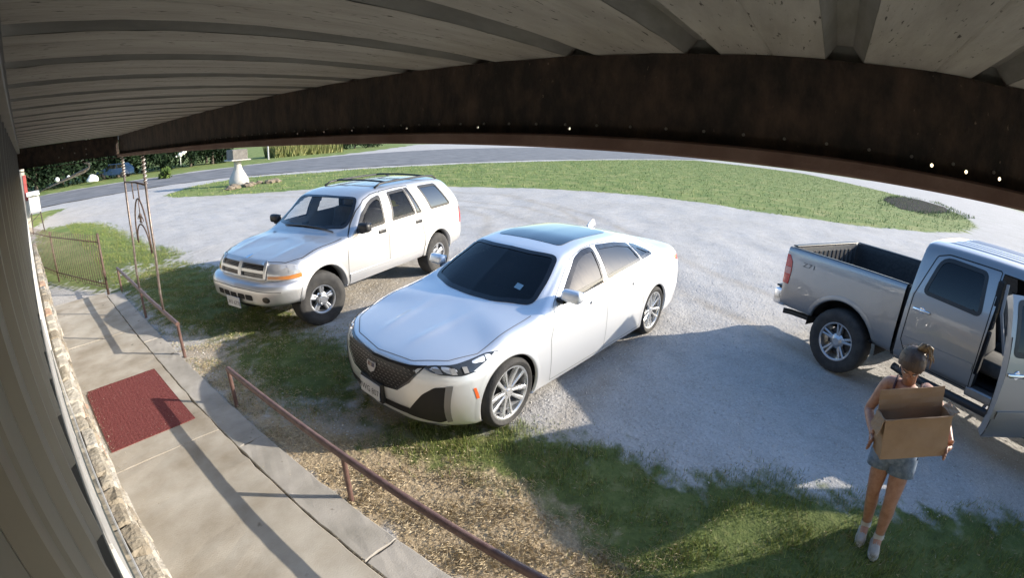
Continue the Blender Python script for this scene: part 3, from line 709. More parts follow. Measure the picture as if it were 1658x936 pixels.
class Shell:
    """Car body skin: a control net (stations front to rear, rows sill to centre line) swept smooth and mirrored."""
    def __init__(self, net, du=.026, nv=92, post=None, close=True):
        net = np.array(net, float); S, K, _ = net.shape
        L = np.linalg.norm(np.diff(net, axis=0), axis=2).mean(1)+1e-4; t = np.r_[0, np.cumsum(L)]
        nu = int(t[-1]/du); tt = np.linspace(0, t[-1], nu)
        D = np.stack([pchip(t, net[:, k], tt) for k in range(K)], 1)
        Lr = np.linalg.norm(np.diff(net, axis=1), axis=2).mean(0)+1e-4; r = np.r_[0, np.cumsum(Lr)]
        rr = np.linspace(0, r[-1], nv)
        G = np.stack([pchip(r, D[i], rr) for i in range(nu)], 0)          # nu x nv x 3
        if post is not None: G = post(G)
        Gm = G[:, ::-1].copy(); Gm[..., 1] *= -1
        A = np.concatenate([G, Gm[:, 1:]], 1)                              # right sill ... left
        nw = A.shape[1]
        self.V = A.reshape(-1, 3)
        i, j = np.meshgrid(np.arange(nu-1), np.arange(nw-1), indexing='ij'); q = (i*nw+j).ravel()
        F = np.stack([q, q+1, q+nw+1, q+nw], 1)
        bm = BM(); vs = [bm.verts.new(v) for v in self.V]; bm.verts.ensure_lookup_table()
        for f in F:
            try: bm.faces.new([vs[k] for k in f])
            except ValueError: pass
        bmesh.ops.remove_doubles(bm, verts=bm.verts, dist=8e-4)
        bmesh.ops.dissolve_degenerate(bm, edges=bm.edges, dist=1e-5)
        bmesh.ops.recalc_face_normals(bm, faces=bm.faces)
        bm.verts.index_update(); bm.faces.ensure_lookup_table(); bm.verts.ensure_lookup_table()
        c = Vector(self.V.mean(0)); up = max(bm.faces, key=lambda f: f.calc_center_median().z)
        if up.normal.z < 0: bmesh.ops.reverse_faces(bm, faces=bm.faces)
        bm.normal_update()
        self.P = np.array([v.co for v in bm.verts]); self.N = np.array([v.normal for v in bm.verts])
        self.F = [[v.index for v in f.verts] for f in bm.faces]
        self.C = np.array([f.calc_center_median() for f in bm.faces]); self.FN = np.array([f.normal for f in bm.faces])
        self.bvh = BVHTree.FromBMesh(bm); self.own = np.zeros(len(self.F), int); self.names = ['body']
        bm.free()
    def region(self, name, axis, poly, side=0, pred=None):
        C = self.C
        if axis == 'y': m = inpoly(C[:, 0], C[:, 2], poly)
        elif axis == 'x': m = inpoly(C[:, 1], C[:, 2], poly)
        else: m = inpoly(C[:, 0], C[:, 1], poly) & (self.FN[:, 2] > .15)
        if side and axis == 'y': m &= C[:, 1]*side > 0
        if side and axis == 'x': m &= self.FN[:, 0]*side > 0
        if axis == 'y': m &= np.abs(self.FN[:, 1]) > .12
        if pred is not None: m &= pred(C, self.FN)
        m &= (self.own == 0)
        self.names.append(name); self.own[m] = len(self.names)-1
        return len(self.names)-1
    def part(self, k, name, material, parent, loc=(0, 0, 0), off=0., flip=False, sel=None):
        fi = np.where(self.own == k)[0] if sel is None else np.where(sel)[0]
        if len(fi) == 0: return None
        ids = sorted({i for f in fi for i in self.F[f]}); mp = {a: b for b, a in enumerate(ids)}
        N = self.N[ids]; V = self.P[ids]+N*off-np.array(loc)
        fs = [[mp[i] for i in (self.F[f][::-1] if flip else self.F[f])] for f in fi]
        o = obj(name, (V, fs), material, parent, smooth=True, loc=loc)
        if len(o.data.vertices) == len(ids):
            o.data.normals_split_custom_set_from_vertices([tuple(n*(-1 if flip else 1)) for n in N])
        return o
    def cast(self, a, b, axis, side):
        if axis == 'y': o, d = Vector((a, 4*side, b)), Vector((0, -side, 0))
        elif axis == 'x': o, d = Vector((9*side, a, b)), Vector((-side, 0, 0))
        else: o, d = Vector((a, b, 5)), Vector((0, 0, -1))
        h = self.bvh.ray_cast(o, d)
        if h[0] is None:
            g = {'y': Vector((a, .9*side, b)), 'x': Vector((3.7 if side > 0 else -1.1, a, b)), 'z': Vector((a, b, 1.0))}[axis]
            h = self.bvh.find_nearest(g)
        n = h[1]
        if n.dot(d) > 0: n = -n
        return h[0], n
    def patch(self, name, poly, axis, side, material, parent, off=.004, hole=None, step=.07, loc=(0, 0, 0), thick=0.):
        bm = BM(); es = []
        for pl in ([poly] if hole is None else [poly, hole]):
            vs = [bm.verts.new((a, b, 0)) for a, b in pl]
            for i in range(len(vs)): es.append(bm.edges.new((vs[i], vs[(i+1) % len(vs)])))
        bmesh.ops.triangle_fill(bm, use_beauty=True, edges=es)
        P = np.array(poly); lo, hi = P.min(0), P.max(0)
        for ax in (0, 1):
            n = int((hi[ax]-lo[ax])/step)
            for k in range(1, n+1):
                co = [0, 0, 0]; co[ax] = lo[ax]+(hi[ax]-lo[ax])*k/(n+1); no = [0, 0, 0]; no[ax] = 1
                bmesh.ops.bisect_plane(bm, geom=bm.verts[:]+bm.edges[:]+bm.faces[:], plane_co=co, plane_no=no, dist=1e-5)
        nn = {}
        for v in bm.verts:
            h, n = self.cast(v.co.x, v.co.y, axis, side); v.co = h+n*off-Vector(loc); nn[v] = n
        if thick:
            r = bmesh.ops.extrude_edge_only(bm, edges=[e for e in bm.edges if e.is_boundary])
            for g in r['geom']:
                if isinstance(g, bmesh.types.BMVert):
                    b_ = min(nn, key=lambda v: (v.co-g.co).length_squared) if g not in nn else g
                    g.co -= nn[b_]*thick
        bm.normal_update()
        avg = sum((n for n in nn.values()), Vector())
        for f in bm.faces:
            pass
        bmesh.ops.recalc_face_normals(bm, faces=bm.faces)
        bm.normal_update()
        s = sum(f.normal.dot(avg)*f.calc_area() for f in bm.faces)
        if s < 0: bmesh.ops.reverse_faces(bm, faces=bm.faces)
        return obj(name, bm, material, parent, smooth=True, auto=40, loc=loc)
    def ribbon(self, pl, axis, side, w=.009, off=.0015, step=.03):
        """Vertices and faces of a thin dark gap following a 2D path on the skin."""
        pl = np.array(pl, float); d = np.r_[0, np.cumsum(np.hypot(*np.diff(pl, axis=0).T))]
        n = max(2, int(d[-1]/step)); t = np.linspace(0, d[-1], n)
        p = np.stack([np.interp(t, d, pl[:, 0]), np.interp(t, d, pl[:, 1])], 1)
        g = np.gradient(p, axis=0); g /= np.linalg.norm(g, axis=1)[:, None]+1e-9; nr = np.stack([-g[:, 1], g[:, 0]], 1)
        V = []; F = []
        for k in range(n):
            for s in (-.5, .5):
                h, nn = self.cast(*(p[k]+nr[k]*w*s), axis, side); V.append(h+nn*off)
            if k: F.append((2*k-2, 2*k-1, 2*k+1, 2*k))
        return V, F
def join(parts):
    V = []; F = []
    for v, f in parts:
        o = len(V); V += list(v); F += [tuple(i+o for i in ff) for ff in f]
    return V, F
def rpoly(pts, r=.03, n=4):
    """Polygon with rounded corners."""
    out = []; m = len(pts); rs = r if hasattr(r, '__len__') else [r]*m
    for i in range(m):
        p = np.array(pts[i], float); a = np.array(pts[i-1], float)-p; b = np.array(pts[(i+1) % m], float)-p
        la, lb = np.linalg.norm(a), np.linalg.norm(b); d = min(rs[i], la*.45, lb*.45)
        p0, p1 = p+a/la*d, p+b/lb*d
        for k in range(n+1):
            t = k/n; out.append(tuple((1-t)**2*p0+2*t*(1-t)*p+t*t*p1))
    return out
def inset(poly, d):
    P = np.array(poly, float); n = len(P)
    ar = .5*np.sum(P[:, 0]*np.roll(P[:, 1], -1)-np.roll(P[:, 0], -1)*P[:, 1]); s = 1 if ar > 0 else -1
    e = np.roll(P, -1, 0)-P; ln = np.linalg.norm(e, axis=1)[:, None]+1e-9; e = e/ln
    nr = np.stack([-e[:, 1], e[:, 0]], 1)*s; npv = np.roll(nr, 1, 0); b = nr+npv
    k = np.clip(1/(1e-3+np.sum(b*nr, 1)), .3, 1.6)[:, None]
    return [tuple(x) for x in P+b*k*d]
def dense(poly, step=.05):
    out = []; n = len(poly)
    for i in range(n):
        a = np.array(poly[i], float); b = np.array(poly[(i+1) % n], float); m = max(1, int(np.linalg.norm(b-a)/step))
        for k in range(m): out.append(tuple(a+(b-a)*k/m))
    return out
m_tyre = mat('tyre', (.03, .03, .031), .85, col2=(.055, .053, .05), nscale=9, bump=.25, bscale=70)
m_dark = mat('car_dark', (.012, .012, .013), .8)
m_liner = mat('cabin_liner', (.02, .02, .021), .9)
m_blackp = mat('black_plastic', (.02, .02, .021), .45)
m_gloss = mat('black_gloss', (.008, .008, .009), .12, coat=.6)
m_gap = mat('panel_gap', (.015, .015, .015), .8)
m_chrome = mat('chrome', (.75, .76, .78), .12, 1.0)
m_alloy = mat('alloy', (.55, .56, .58), .3, .8)
m_polish = mat('polished_alloy', (.66, .67, .68), .27, .75)
m_brake = mat('brake', (.08, .08, .08), .5, .7)
m_seat = mat('seat_cloth', (.07, .068, .066), .9, col2=(.1, .098, .095), nscale=12)
m_seatg = mat('seat_grey', (.16, .16, .165), .9, col2=(.22, .22, .225), nscale=12)
m_amber = mat('amber', (.6, .22, .05), .3, coat=.6)
m_red = mat('lamp_red', (.55, .02, .018), .2, coat=.8)
m_lamp = mat('lamp_clear', (.5, .5, .5), .18, .3, coat=.9)
m_plate = mat('plate', (.62, .63, .65), .5, col2=(.56, .57, .6), nscale=12)
m_ink = mat('plate_ink', (.05, .05, .07), .6)
def wheel(par, x, y, z, R_, w, rr, side, style, steer=0.):
    """Wheel = drum with tyre and rim as sub-parts; built round local Y, outer face toward side."""
    c = (x, y, z); hw = w/2
    bm = BM(); lathe(bm, [(.03, hw*.1), (rr*.72, hw*.1), (rr*.72, -hw*.2), (rr*.5, -hw*.6), (.05, -hw*.6)], 28, 'y', sgn=side)
    hub = obj('wheel', fixn(bm), m_brake, par, smooth=True, auto=35, loc=c)
    hub.rotation_euler = (0, 0, steer)
    n = 64; bm = BM()
    sh = [(rr, -hw*.86), (rr+.012, -hw*.9), (rr+(R_-rr)*.45, -hw*1.03), (R_-.028, -hw*.97), (R_-.008, -hw*.83), (R_, -hw*.6), (R_+.001, 0), (R_, hw*.6), (R_-.008, hw*.83), (R_-.028, hw*.97), (rr+(R_-rr)*.55, hw*1.03), (rr+(R_-rr)*.5, hw*1.038), (rr+(R_-rr)*.4, hw*1.03), (rr+.014, hw*.93), (rr+.002, hw*.9), (rr-.004, hw*.84)]
    lathe(bm, sh, n, 'y', sgn=side); bm.verts.ensure_lookup_table()
    for v in bm.verts:                                           # flat spot and tread blocks
        rad = math.hypot(v.co.x, v.co.z)
        if v.co.z < -R_+.012: v.co.z = -R_+.012
        if rad > R_-.012:
            a = math.atan2(v.co.z, v.co.x); kk = int(round((a/(2*math.pi))*n))
            if kk % 2 == 0 and abs(v.co.y) > hw*.5: v.co.x *= .988; v.co.z *= .988
    obj('tyre', fixn(bm), m_tyre, hub, smooth=True, auto=40)
    bm = BM()
    lathe(bm, [(rr-.002, hw*.84), (rr+.006, hw*.9), (rr-.012, hw*.88), (rr-.022, hw*.8), (rr-.03, hw*.25), (rr-.03, -hw*.8)], 48, 'y', sgn=side)
    def spoke(a, r0, r1, w0, w1, d0, d1, th, m=6, twist=0.):
        prev = None
        for k in range(m+1):
            t = k/m; r = r0+(r1-r0)*t; ww = w0+(w1-w0)*t; dd = d0+(d1-d0)*t**1.6; aa = a+twist*t
            ca, sa = math.cos(aa), math.sin(aa); tx, tz = -sa, ca
            ring = []
            for (u, v_) in ((-1, -th), (-.8, 0), (-.45, .006), (.45, .006), (.8, 0), (1, -th)):
                ring.append(bm.verts.new((ca*r+tx*u*ww/2, side*(dd+v_), sa*r+tz*u*ww/2)))
            if prev:
                for q in range(5): bm.faces.new((prev[q], prev[q+1], ring[q+1], ring[q]))
            prev = ring
    if style == 'ten':
        for k in range(10):
            a = 2*math.pi*k/10+.1; s = .055 if k % 2 else -.055
            spoke(a+s*.4, .055, rr-.012,   .03, .054, hw*.66, hw*.82, .03, twist=s)
        lathe(bm, [(0, hw*.74), (.03, hw*.74), (.035, hw*.7), (.07, hw*.68), (.08, hw*.5)], 24, 'y', sgn=side)
    elif style == 'five':
        for k in range(5):
            a = 2*math.pi*k/5+.35
            spoke(a-.13, .07, rr-.02, .05, .05, hw*.62, hw*.66, .05); spoke(a+.13, .07, rr-.02, .05, .05, hw*.62, hw*.66, .05)
        lathe(bm, [(0, hw*1.0), (.05, hw*1.0), (.062, hw*.93), (.075, hw*.92), (.085, hw*.62), (.1, hw*.55)], 24, 'y', sgn=side)
        for k in range(6):
            a = 2*math.pi*k/6; lathe(bm, [(0, hw*1.06), (.009, hw*1.05), (.011, hw*.8)], 8, 'y', (math.cos(a)*.07, 0, math.sin(a)*.07), sgn=side)
    else:
        for k in range(5):
            a = 2*math.pi*k/5+.3
            spoke(a-.14, .07, rr-.016, .045, .036, hw*.6, hw*.76, .05); spoke(a+.14, .07, rr-.016, .045, .036, hw*.6, hw*.76, .05)
        lathe(bm, [(0, hw*.82), (.045, hw*.82), (.055, hw*.76), (.075, hw*.66), (.1, hw*.52)], 24, 'y', sgn=side)
    obj('rim', fixn(bm), m_polish if style == 'ten' else m_alloy, hub, smooth=True, auto=35)
    return hub
def arch_well(par, x, y, z, r, side, depth=.32):
    bm = BM(); n = 20; A = []; B = []; Cc = []
    for k in range(n+1):
        a = math.pi*(-.0+1.0*k/n); A.append(bm.verts.new((x+r*math.cos(a), y, z+r*math.sin(a)))); B.append(bm.verts.new((x+r*.98*math.cos(a), y-side*depth, z+r*.98*math.sin(a))))
    ctr = bm.verts.new((x, y-side*depth, z))
    for k in range(n): bm.faces.new((A[k], A[k+1], B[k+1], B[k])); bm.faces.new((B[k], B[k+1], ctr))
    return obj('wheel_well', bm, m_dark, par)
def circ(x, z, r, n=40, a0=-.2, a1=1.2): return [(x+r*math.cos(math.pi*(a0+(a1-a0)*k/n)), z+r*math.sin(math.pi*(a0+(a1-a0)*k/n))) for k in range(n+1)]
def arch_lip(sh, par, x, z, r, side, material, w=.05, zmin=.2, off=.006):
    """Flange ring round a wheel opening, following the skin and turned in at its inner edge."""
    bm = BM(); rows = []; n = 48
    for k in range(n+1):
        a = math.pi*(-.17+1.34*k/n); row = []
        for q, rr in enumerate((r+w, r+w*.6, r+w*.2, r, r-.004)):
            px, pz = x+rr*math.cos(a), max(z+rr*math.sin(a), zmin)
            h, nn = sh.cast(x+max(rr, r+.004)*math.cos(a), max(z+max(rr, r+.004)*math.sin(a), zmin), 'y', side)
            h = Vector((px, h.y, pz)); h.y += side*(off*(.35, .9, 1, .8, -6)[q])
            row.append(bm.verts.new(h))
        rows.append(row)
    for k in range(n):
        for q in range(4): bm.faces.new((rows[k][q], rows[k][q+1], rows[k+1][q+1], rows[k+1][q]))
    return obj('arch_lip', fixn(bm), material, par, smooth=True)
def seat(par, x, y, z, m, w=.5, h=.62, dirx=1):
    bm = BM(); box(bm, (x-.26, y-w/2, z), (x+.26, y+w/2, z+.16), .05, seg=2); s = obj('seat', bm, m, par, smooth=True, auto=50)
    bm = BM(); box(bm, (-.07, -w/2+.02, 0), (.07, w/2-.02, h), .05, seg=2, rot=Matrix.Rotation(R(-18), 3, 'Y'))
    for v in bm.verts: v.co += Vector((x-.28, y, z+.12))
    obj('backrest', bm, m, s, smooth=True, auto=50)
    bm = BM(); box(bm, (-.05, -.13, 0), (.05, .13, .18), .04, seg=2, rot=Matrix.Rotation(R(-14), 3, 'Y'))
    for v in bm.verts: v.co += Vector((x-.28-h*.31-.02, y, z+.14+h*.95))
    obj('headrest', bm, m, s, smooth=True, auto=50)
    return s
def steering(par, x, y, z):
    bm = BM(); T = Matrix.Rotation(R(62), 3, 'Y')
    tube(bm, [T @ Vector((.185*math.cos(t), .185*math.sin(t), 0)) for t in np.linspace(0, 2*math.pi, 25)[:-1]], .016, 7, closed=True)
    for a in (0, 2.1, 4.2): tube(bm, [(0, 0, 0), T @ Vector((.18*math.cos(a), .18*math.sin(a), 0))], .016, 6)
    for v in bm.verts: v.co += Vector((x, y, z))
    return obj('steering_wheel', bm, m_blackp, par, smooth=True)
def window(sh, par, name, poly, axis, side, gmat, trim=m_gloss, tw=.03, out=.015, frame_name='frame', off=.004, loc=(0, 0, 0), goff=-.002):
    """Pane with its black surround; the skin behind was cut away as the region of the same outline."""
    P = dense(poly, .05)
    g = sh.patch(name, inset(P, tw*.6), axis, side, gmat, par, off=goff, loc=loc)
    fr = sh.patch(frame_name, inset(P, -out), axis, side, trim, g, off=off, hole=inset(P, tw), loc=(0, 0, 0) if loc == (0, 0, 0) else loc)
    if loc != (0, 0, 0): fr.location = (0, 0, 0)
    return g
def plate(par, x, z, s, w=.305, h=.152, tilt=0., y=0.):
    bm = BM(); box(bm, (-.006, -w/2, -h/2), (.006, w/2, h/2), .004); p = obj('licence_plate', bm, m_plate, par, loc=(x, y, z)); p.rotation_euler = (0, tilt, 0)
    t = text_bm(s, .085)
    for v in t.verts: v.co = Vector((.0075, v.co.x*.9, v.co.y-.012))
    obj('lettering', t, m_ink, p)
    return p

# ================================================================== WHITE SEDAN
def st(x, rows, dx=None):
    return [(x+(dx[k] if dx else 0), y, z) for k, (y, z) in enumerate(rows)]
def paint(name, col, metal, rough, col2=None):
    return mat(name, col, rough, metal, coat=1.0, coat_rough=.02, col2=col2, nscale=160, detail=2)
def hood_ridge(x0, x1, ya, yb, w, amp):
    def f(G):
        x, y, z = G[..., 0], np.abs(G[..., 1]), G[..., 2]
        t = np.clip((x-x0)/(x1-x0), 0, 1); yc = ya+(yb-ya)*t
        win = np.clip((x-x0)/.6, 0, 1)**1.5*np.clip((x1-x)/.3, 0, 1)
        top = np.clip((z-.7)/.1, 0, 1)
        G[..., 2] = z+amp*win*top*np.exp(-((y-yc)/w)**2)
        return G
    return f
ct_net = [
 [(3.35,0,.17),(3.68,0,.155),(3.775,0,.22),(3.80,0,.44),(3.785,0,.60),(3.74,0,.70),(3.67,0,.738),(3.5,0,.785),(3.3,0,.825),(3.0,0,.88)],
 [(3.3,.40,.17),(3.62,.42,.155),(3.715,.43,.22),(3.745,.43,.44),(3.735,.43,.60),(3.69,.42,.71),(3.62,.40,.748),(3.45,.34,.795),(3.22,.2,.84),(2.95,0,.89)],
 [(3.2,.65,.17),(3.45,.70,.155),(3.55,.735,.22),(3.60,.75,.44),(3.59,.75,.60),(3.535,.725,.735),(3.46,.68,.775),(3.3,.56,.815),(3.1,.3,.858),(2.88,0,.904)],
 [(3.1,.7,.17),(3.26,.85,.16),(3.33,.89,.23),(3.37,.90,.45),(3.36,.89,.62),(3.30,.85,.765),(3.24,.80,.805),(3.12,.64,.845),(2.98,.33,.885),(2.80,0,.92)],
 st(2.95,[(.7,.17),(.90,.17),(.925,.24),(.94,.48),(.93,.68),(.89,.84),(.84,.88),(.68,.91),(.35,.93),(0,.943)],[0,0,0,0,0,0,0,-.06,-.16,-.25]),
 st(2.5,[(.7,.18),(.90,.19),(.92,.26),(.935,.5),(.925,.75),(.885,.925),(.82,.957),(.70,.963),(.36,.966),(0,.966)],[0,0,0,0,0,0,0,.0,.09,.10]),
 st(2.3,[(.7,.18),(.90,.19),(.92,.26),(.935,.5),(.925,.77),(.885,.955),(.775,1.05),(.71,1.06),(.38,1.075),(0,1.08)],[0,0,0,0,0,0,-.01,.02,.1,.13]),
 st(2.05,[(.7,.18),(.90,.19),(.92,.26),(.935,.5),(.925,.79),(.885,.99),(.715,1.19),(.645,1.215),(.36,1.235),(0,1.24)],[0,0,0,0,0,0,-.01,.02,.08,.11]),
 st(1.78,[(.7,.18),(.90,.19),(.92,.26),(.935,.5),(.925,.80),(.88,1.02),(.655,1.325),(.575,1.365),(.31,1.39),(0,1.395)],[0,0,0,0,0,0,0,.02,.06,.08]),
 st(1.3,[(.7,.18),(.90,.19),(.92,.26),(.935,.5),(.925,.82),(.875,1.055),(.63,1.39),(.535,1.43),(.29,1.452),(0,1.458)]),
 st(.7,[(.7,.18),(.90,.19),(.92,.26),(.935,.5),(.925,.84),(.87,1.09),(.615,1.372),(.52,1.418),(.28,1.44),(0,1.446)]),
 st(.2,[(.7,.18),(.90,.19),(.92,.26),(.94,.5),(.93,.86),(.862,1.118),(.60,1.29),(.505,1.352),(.27,1.375),(0,1.38)]),
 st(-.12,[(.7,.19),(.90,.2),(.925,.28),(.94,.5),(.925,.87),(.845,1.125),(.625,1.215),(.51,1.262),(.26,1.29),(0,1.295)]),
 st(-.5,[(.7,.2),(.89,.22),(.915,.32),(.93,.53),(.91,.88),(.81,1.07),(.67,1.105),(.5,1.125),(.25,1.135),(0,1.14)]),
 st(-.8,[(.65,.22),(.85,.24),(.88,.35),(.905,.55),(.88,.87),(.80,1.04),(.68,1.085),(.5,1.103),(.25,1.11),(0,1.115)]),
 [(-.85,.6,.24),(-.97,.72,.25),(-1.02,.75,.35),(-1.05,.77,.55),(-1.04,.75,.86),(-1.0,.69,1.03),(-.99,.62,1.075),(-.99,.48,1.09),(-.99,.25,1.098),(-.99,0,1.10)],
 [(-.9,.35,.24),(-1.05,.42,.25),(-1.1,.42,.35),(-1.12,.42,.55),(-1.1,.42,.86),(-1.06,.4,1.02),(-1.05,.36,1.06),(-1.045,.28,1.07),(-1.04,.15,1.075),(-1.03,0,1.08)],
 [(-.92,0,.24),(-1.07,0,.25),(-1.12,0,.35),(-1.14,0,.55),(-1.12,0,.86),(-1.08,0,1.01),(-1.07,0,1.045),(-1.065,0,1.055),(-1.06,0,1.06),(-1.05,0,1.068)],
]
def mirror2(poly): return [(a, -b) for a, b in reversed(poly)]
def build_sedan():
    p_white = paint('pearl_paint', (.87, .885, .90), .82, .5)
    t = thing('sedan', 'white four door sedan with black mesh grille, dark windscreen and glass roof', 'car', (6.05, 2.69, 0), -3.246)
    sh = Shell(ct_net, post=hood_ridge(2.55, 3.62, .30, .20, .055, .014))
    W = {}
    front = [(2.17, 1.005), (1.37, 1.06), (1.32, 1.376), (1.5, 1.366), (1.68, 1.318), (1.86, 1.21)]
    rear = [(1.28, 1.066), (.44, 1.122), (.50, 1.302), (.8, 1.35), (1.23, 1.377)]
    quart = [(.39, 1.126), (.08, 1.148), (.15, 1.19), (.30, 1.258), (.44, 1.292)]
    front, rear, quart = rpoly(front, .05), rpoly(rear, .04), rpoly(quart, .03)
    wsp = [(2.575, 0), (2.55, .35), (2.41, .705), (2.15, .665), (1.86, .575), (1.925, .3), (1.935, 0)]; wsp = rpoly(wsp+[(a, -b) for a, b in wsp[-2:0:-1]], .08, 6)
    rw = [(.14, 0), (.12, .3), (.08, .47), (-.40, .56), (-.46, .3), (-.47, 0)]; rw = rpoly(rw+[(a, -b) for a, b in rw[-2:0:-1]], .1, 5)
    for s in (1, -1):
        for pl in (front, rear, quart): sh.region('cut', 'y', inset(pl, .006), s)
        for x, r in ((2.947, .37), (0, .37)): sh.region('cut', 'y', circ(x, .345, r+.022, a0=-.4, a1=1.4), s)
    sh.region('cut', 'z', inset(wsp, .006)); sh.region('cut', 'z', inset(rw, .006))
    hood = [(3.70, 0), (3.64, .42), (3.47, .68), (3.25, .80), (2.6, .80), (2.47, .74), (2.59, .35), (2.61, 0)]; hood = hood+[(a, -b) for a, b in hood[-2:0:-1]]
    kh = sh.region('hood', 'z', hood, pred=lambda C, N: N[:, 2] > .55)
    fd = [(2.36, .24), (2.38, .7), (2.28, 1.0), (1.9, 1.25), (1.75, 1.33), (1.5, 1.385), (1.32, 1.40), (1.32, 1.0), (1.33, .24)]
    rd = [(1.33, .24), (1.32, 1.0), (1.32, 1.40), (.8, 1.385), (.42, 1.31), (.36, 1.1), (.44, .75), (.36, .5), (.42, .24)]
    kd = {}
    for s in (1, -1): kd[s, 0] = sh.region('door', 'y', fd, s); kd[s, 1] = sh.region('door', 'y', rd, s)
    body = sh.part(0, 'body', p_white, t)
    sh.part(kh, 'hood', p_white, t)
    doors = {k: sh.part(v, 'door', p_white, t) for k, v in kd.items()}
    lin = (sh.C[:, 0] < 2.62) & (sh.C[:, 0] > -.6) & (sh.C[:, 2] > .3) & np.isin(sh.own, [i for i, n in enumerate(sh.names) if n != 'cut'])
    sh.part(-1, 'cabin_liner', m_liner, t, off=-.02, flip=True, sel=lin)
    # gaps
    gp_ = [sh.ribbon(fd+[fd[0]], 'y', s, w=.005) for s in (1, -1)]+[sh.ribbon(rd+[rd[0]], 'y', s, w=.005) for s in (1, -1)]
    gp_ += [sh.ribbon([(2.55, .80), (3.25, .80), (3.47, .68), (3.64, .42), (3.70, 0), (3.64, -.42), (3.47, -.68), (3.25, -.80), (2.55, -.80)], 'z', 1, w=.008)]
    [obj('panel_gap', g_, mat('panel_gap_pale', (.16, .16, .165), .7), t) for g_ in gp_]
    g_dark = glass_mat('sedan_glass', (.10, .11, .12), 1.5); g_side = glass_mat('sedan_side_glass', (.06, .09, .10), 1.9)
    window(sh, t, 'windscreen', wsp, 'z', 1, g_dark, tw=.035)
    window(sh, t, 'rear_window', rw, 'z', 1, g_dark, tw=.03)
    for s in (1, -1):
        for pl in (front, rear, quart): window(sh, doors[s, 0] if pl is front else doors[s, 1] if pl is rear else t, 'window', pl, 'y', s, g_side, tw=.028)
        # bright strip above and below the side glass
        r = sh.ribbon([(2.15, .99), (1.3, 1.047), (.1, 1.132)], 'y', s, w=.014, off=.007)
        obj('belt_strip', r, m_chrome, t)
    roof = rpoly([(1.66, -.46), (1.66, .46), (.62, .43), (.62, -.43)], .08)
    sh.patch('sunroof', roof, 'z', 1, mat('roof_glass', (.006, .007, .01), .04, coat=1.), t, off=.004)
    for x in (2.947, 0):
        for s in (1, -1):
            arch_well(t, x, .9*s, .345, .40, s); arch_lip(sh, t, x, .345, .372, s, p_white, w=.05, zmin=.19, off=.004)
            wheel(t, x, .805*s, .339, .342, .245, .262, s, 'ten', steer=R(3) if x > 1 else 0)
    # nose
    gr = [(.565, .728), (.43, .702), (.2, .687), (0, .684)]; gr = gr+[(-a, b) for a, b in gr[-2::-1]]+[(-.47, .60), (-.34, .492), (-.2, .47), (0, .463), (.2, .47), (.34, .492), (.47, .60)]
    grille = sh.patch('grille', gr, 'x', 1, mat('grille_black', (.006, .006, .007), .4), t, off=.003)
    sh.patch('grille_surround', inset(gr, -.016), 'x', 1, mat('dark_chrome', (.12, .12, .13), .2, .9), grille, off=.008, hole=inset(gr, .002))
    bm = BM()
    for row in range(9):
        for cc in range(-12, 13):
            y = (cc+.5*(row % 2))*.05; z = .478+row*.026
            if not inpoly(np.array([y]), np.array([z]), inset(gr, .014))[0]: continue
            h, n = sh.cast(y, z, 'x', 1); e = Vector((0, 1, 0)); u = Vector((0, 0, 1))
            vs = [bm.verts.new(h+n*.004+e*a+u*b+n*c) for a, b, c in ((-.02, 0, 0), (0, -.005, .001), (.02, 0, 0), (0, .006, .008))]
            bm.faces.new(vs)
    gm = obj('grille_mesh', bm, mat('grille_stud', (.4, .39, .37), .3, .3), grille); gm['kind'] = 'stuff'
    # shield emblem with bars
    def em(poly, m, off, nm): return sh.patch(nm, poly, 'x', 1, m, grille, off=off, step=.2, thick=.006)
    emb = em([(-.062, .63), (.062, .63), (.068, .60), (.045, .553), (0, .535), (-.045, .553), (-.068, .60)], mat('emblem_silver', (.5, .5, .5), .3, .2), .014, 'emblem')
    for a, b, c in ((-.045, -.016, (.22, .16, .15)), (-.012, .012, (.4, .37, .3)), (.016, .045, (.16, .17, .22))):
        em([(a, .62), (b, .62), (b, .59), (a, .59)], mat('enamel%d' % int(a*1e3+99), c, .2, .2), .0165, 'emblem_bar')
    for s in (1, -1):
        hl = rpoly([(3.06, .812), (3.20, .742), (3.32, .70), (3.45, .682), (3.60, .695), (3.645, .727), (3.58, .745), (3.45, .762), (3.3, .787), (3.18, .808)], .03)
        h_ = sh.patch('headlight', hl, 'y', s, mat('lamp_dark', (.05, .055, .06), .1, .2, coat=1.), t, off=.005)
        for a, b, z0, z1, m in ((3.565, 3.60, .70, .73, m_lamp), (3.48, 3.515, .695, .738, m_lamp), (3.395, 3.43, .70, .745, m_lamp)):
            sh.patch('lamp', [(a, z0), (b, z0), (b, z1), (a, z1)], 'y', s, m, h_, off=.008, step=.2)
        sh.patch('daylight_strip', [(3.08, .802), (3.2, .742), (3.33, .70), (3.36, .705), (3.24, .752), (3.12, .806)], 'y', s, mat('drl', (.7, .72, .75), .2, coat=1.), h_, off=.008)
        it = rpoly([(.79*s, .605), (.69*s, .59), (.595*s, .51), (.47*s, .34), (.42*s, .262), (.70*s, .232), (.775*s, .28)], .02)
        itk = sh.patch('air_intake', it, 'x', 1, mat('intake', (.008, .008, .009), .6), t, off=.004)
        sh.patch('intake_trim', [(.805*s, .61), (.765*s, .605), (.75*s, .25), (.785*s, .262)], 'x', 1, mat('intake_grey', (.3, .3, .3), .3, .6), itk, off=.01)
        sh.patch('side_marker', [(3.33, .46), (3.36, .46), (3.385, .565), (3.36, .565)], 'y', s, mat('marker_orange', (.7, .12, .03), .3, coat=.8), t, off=.005)
        tl = [(-.98, .86), (-.93, .98), (-.66, 1.0), (-.72, .93), (-.9, .9)]
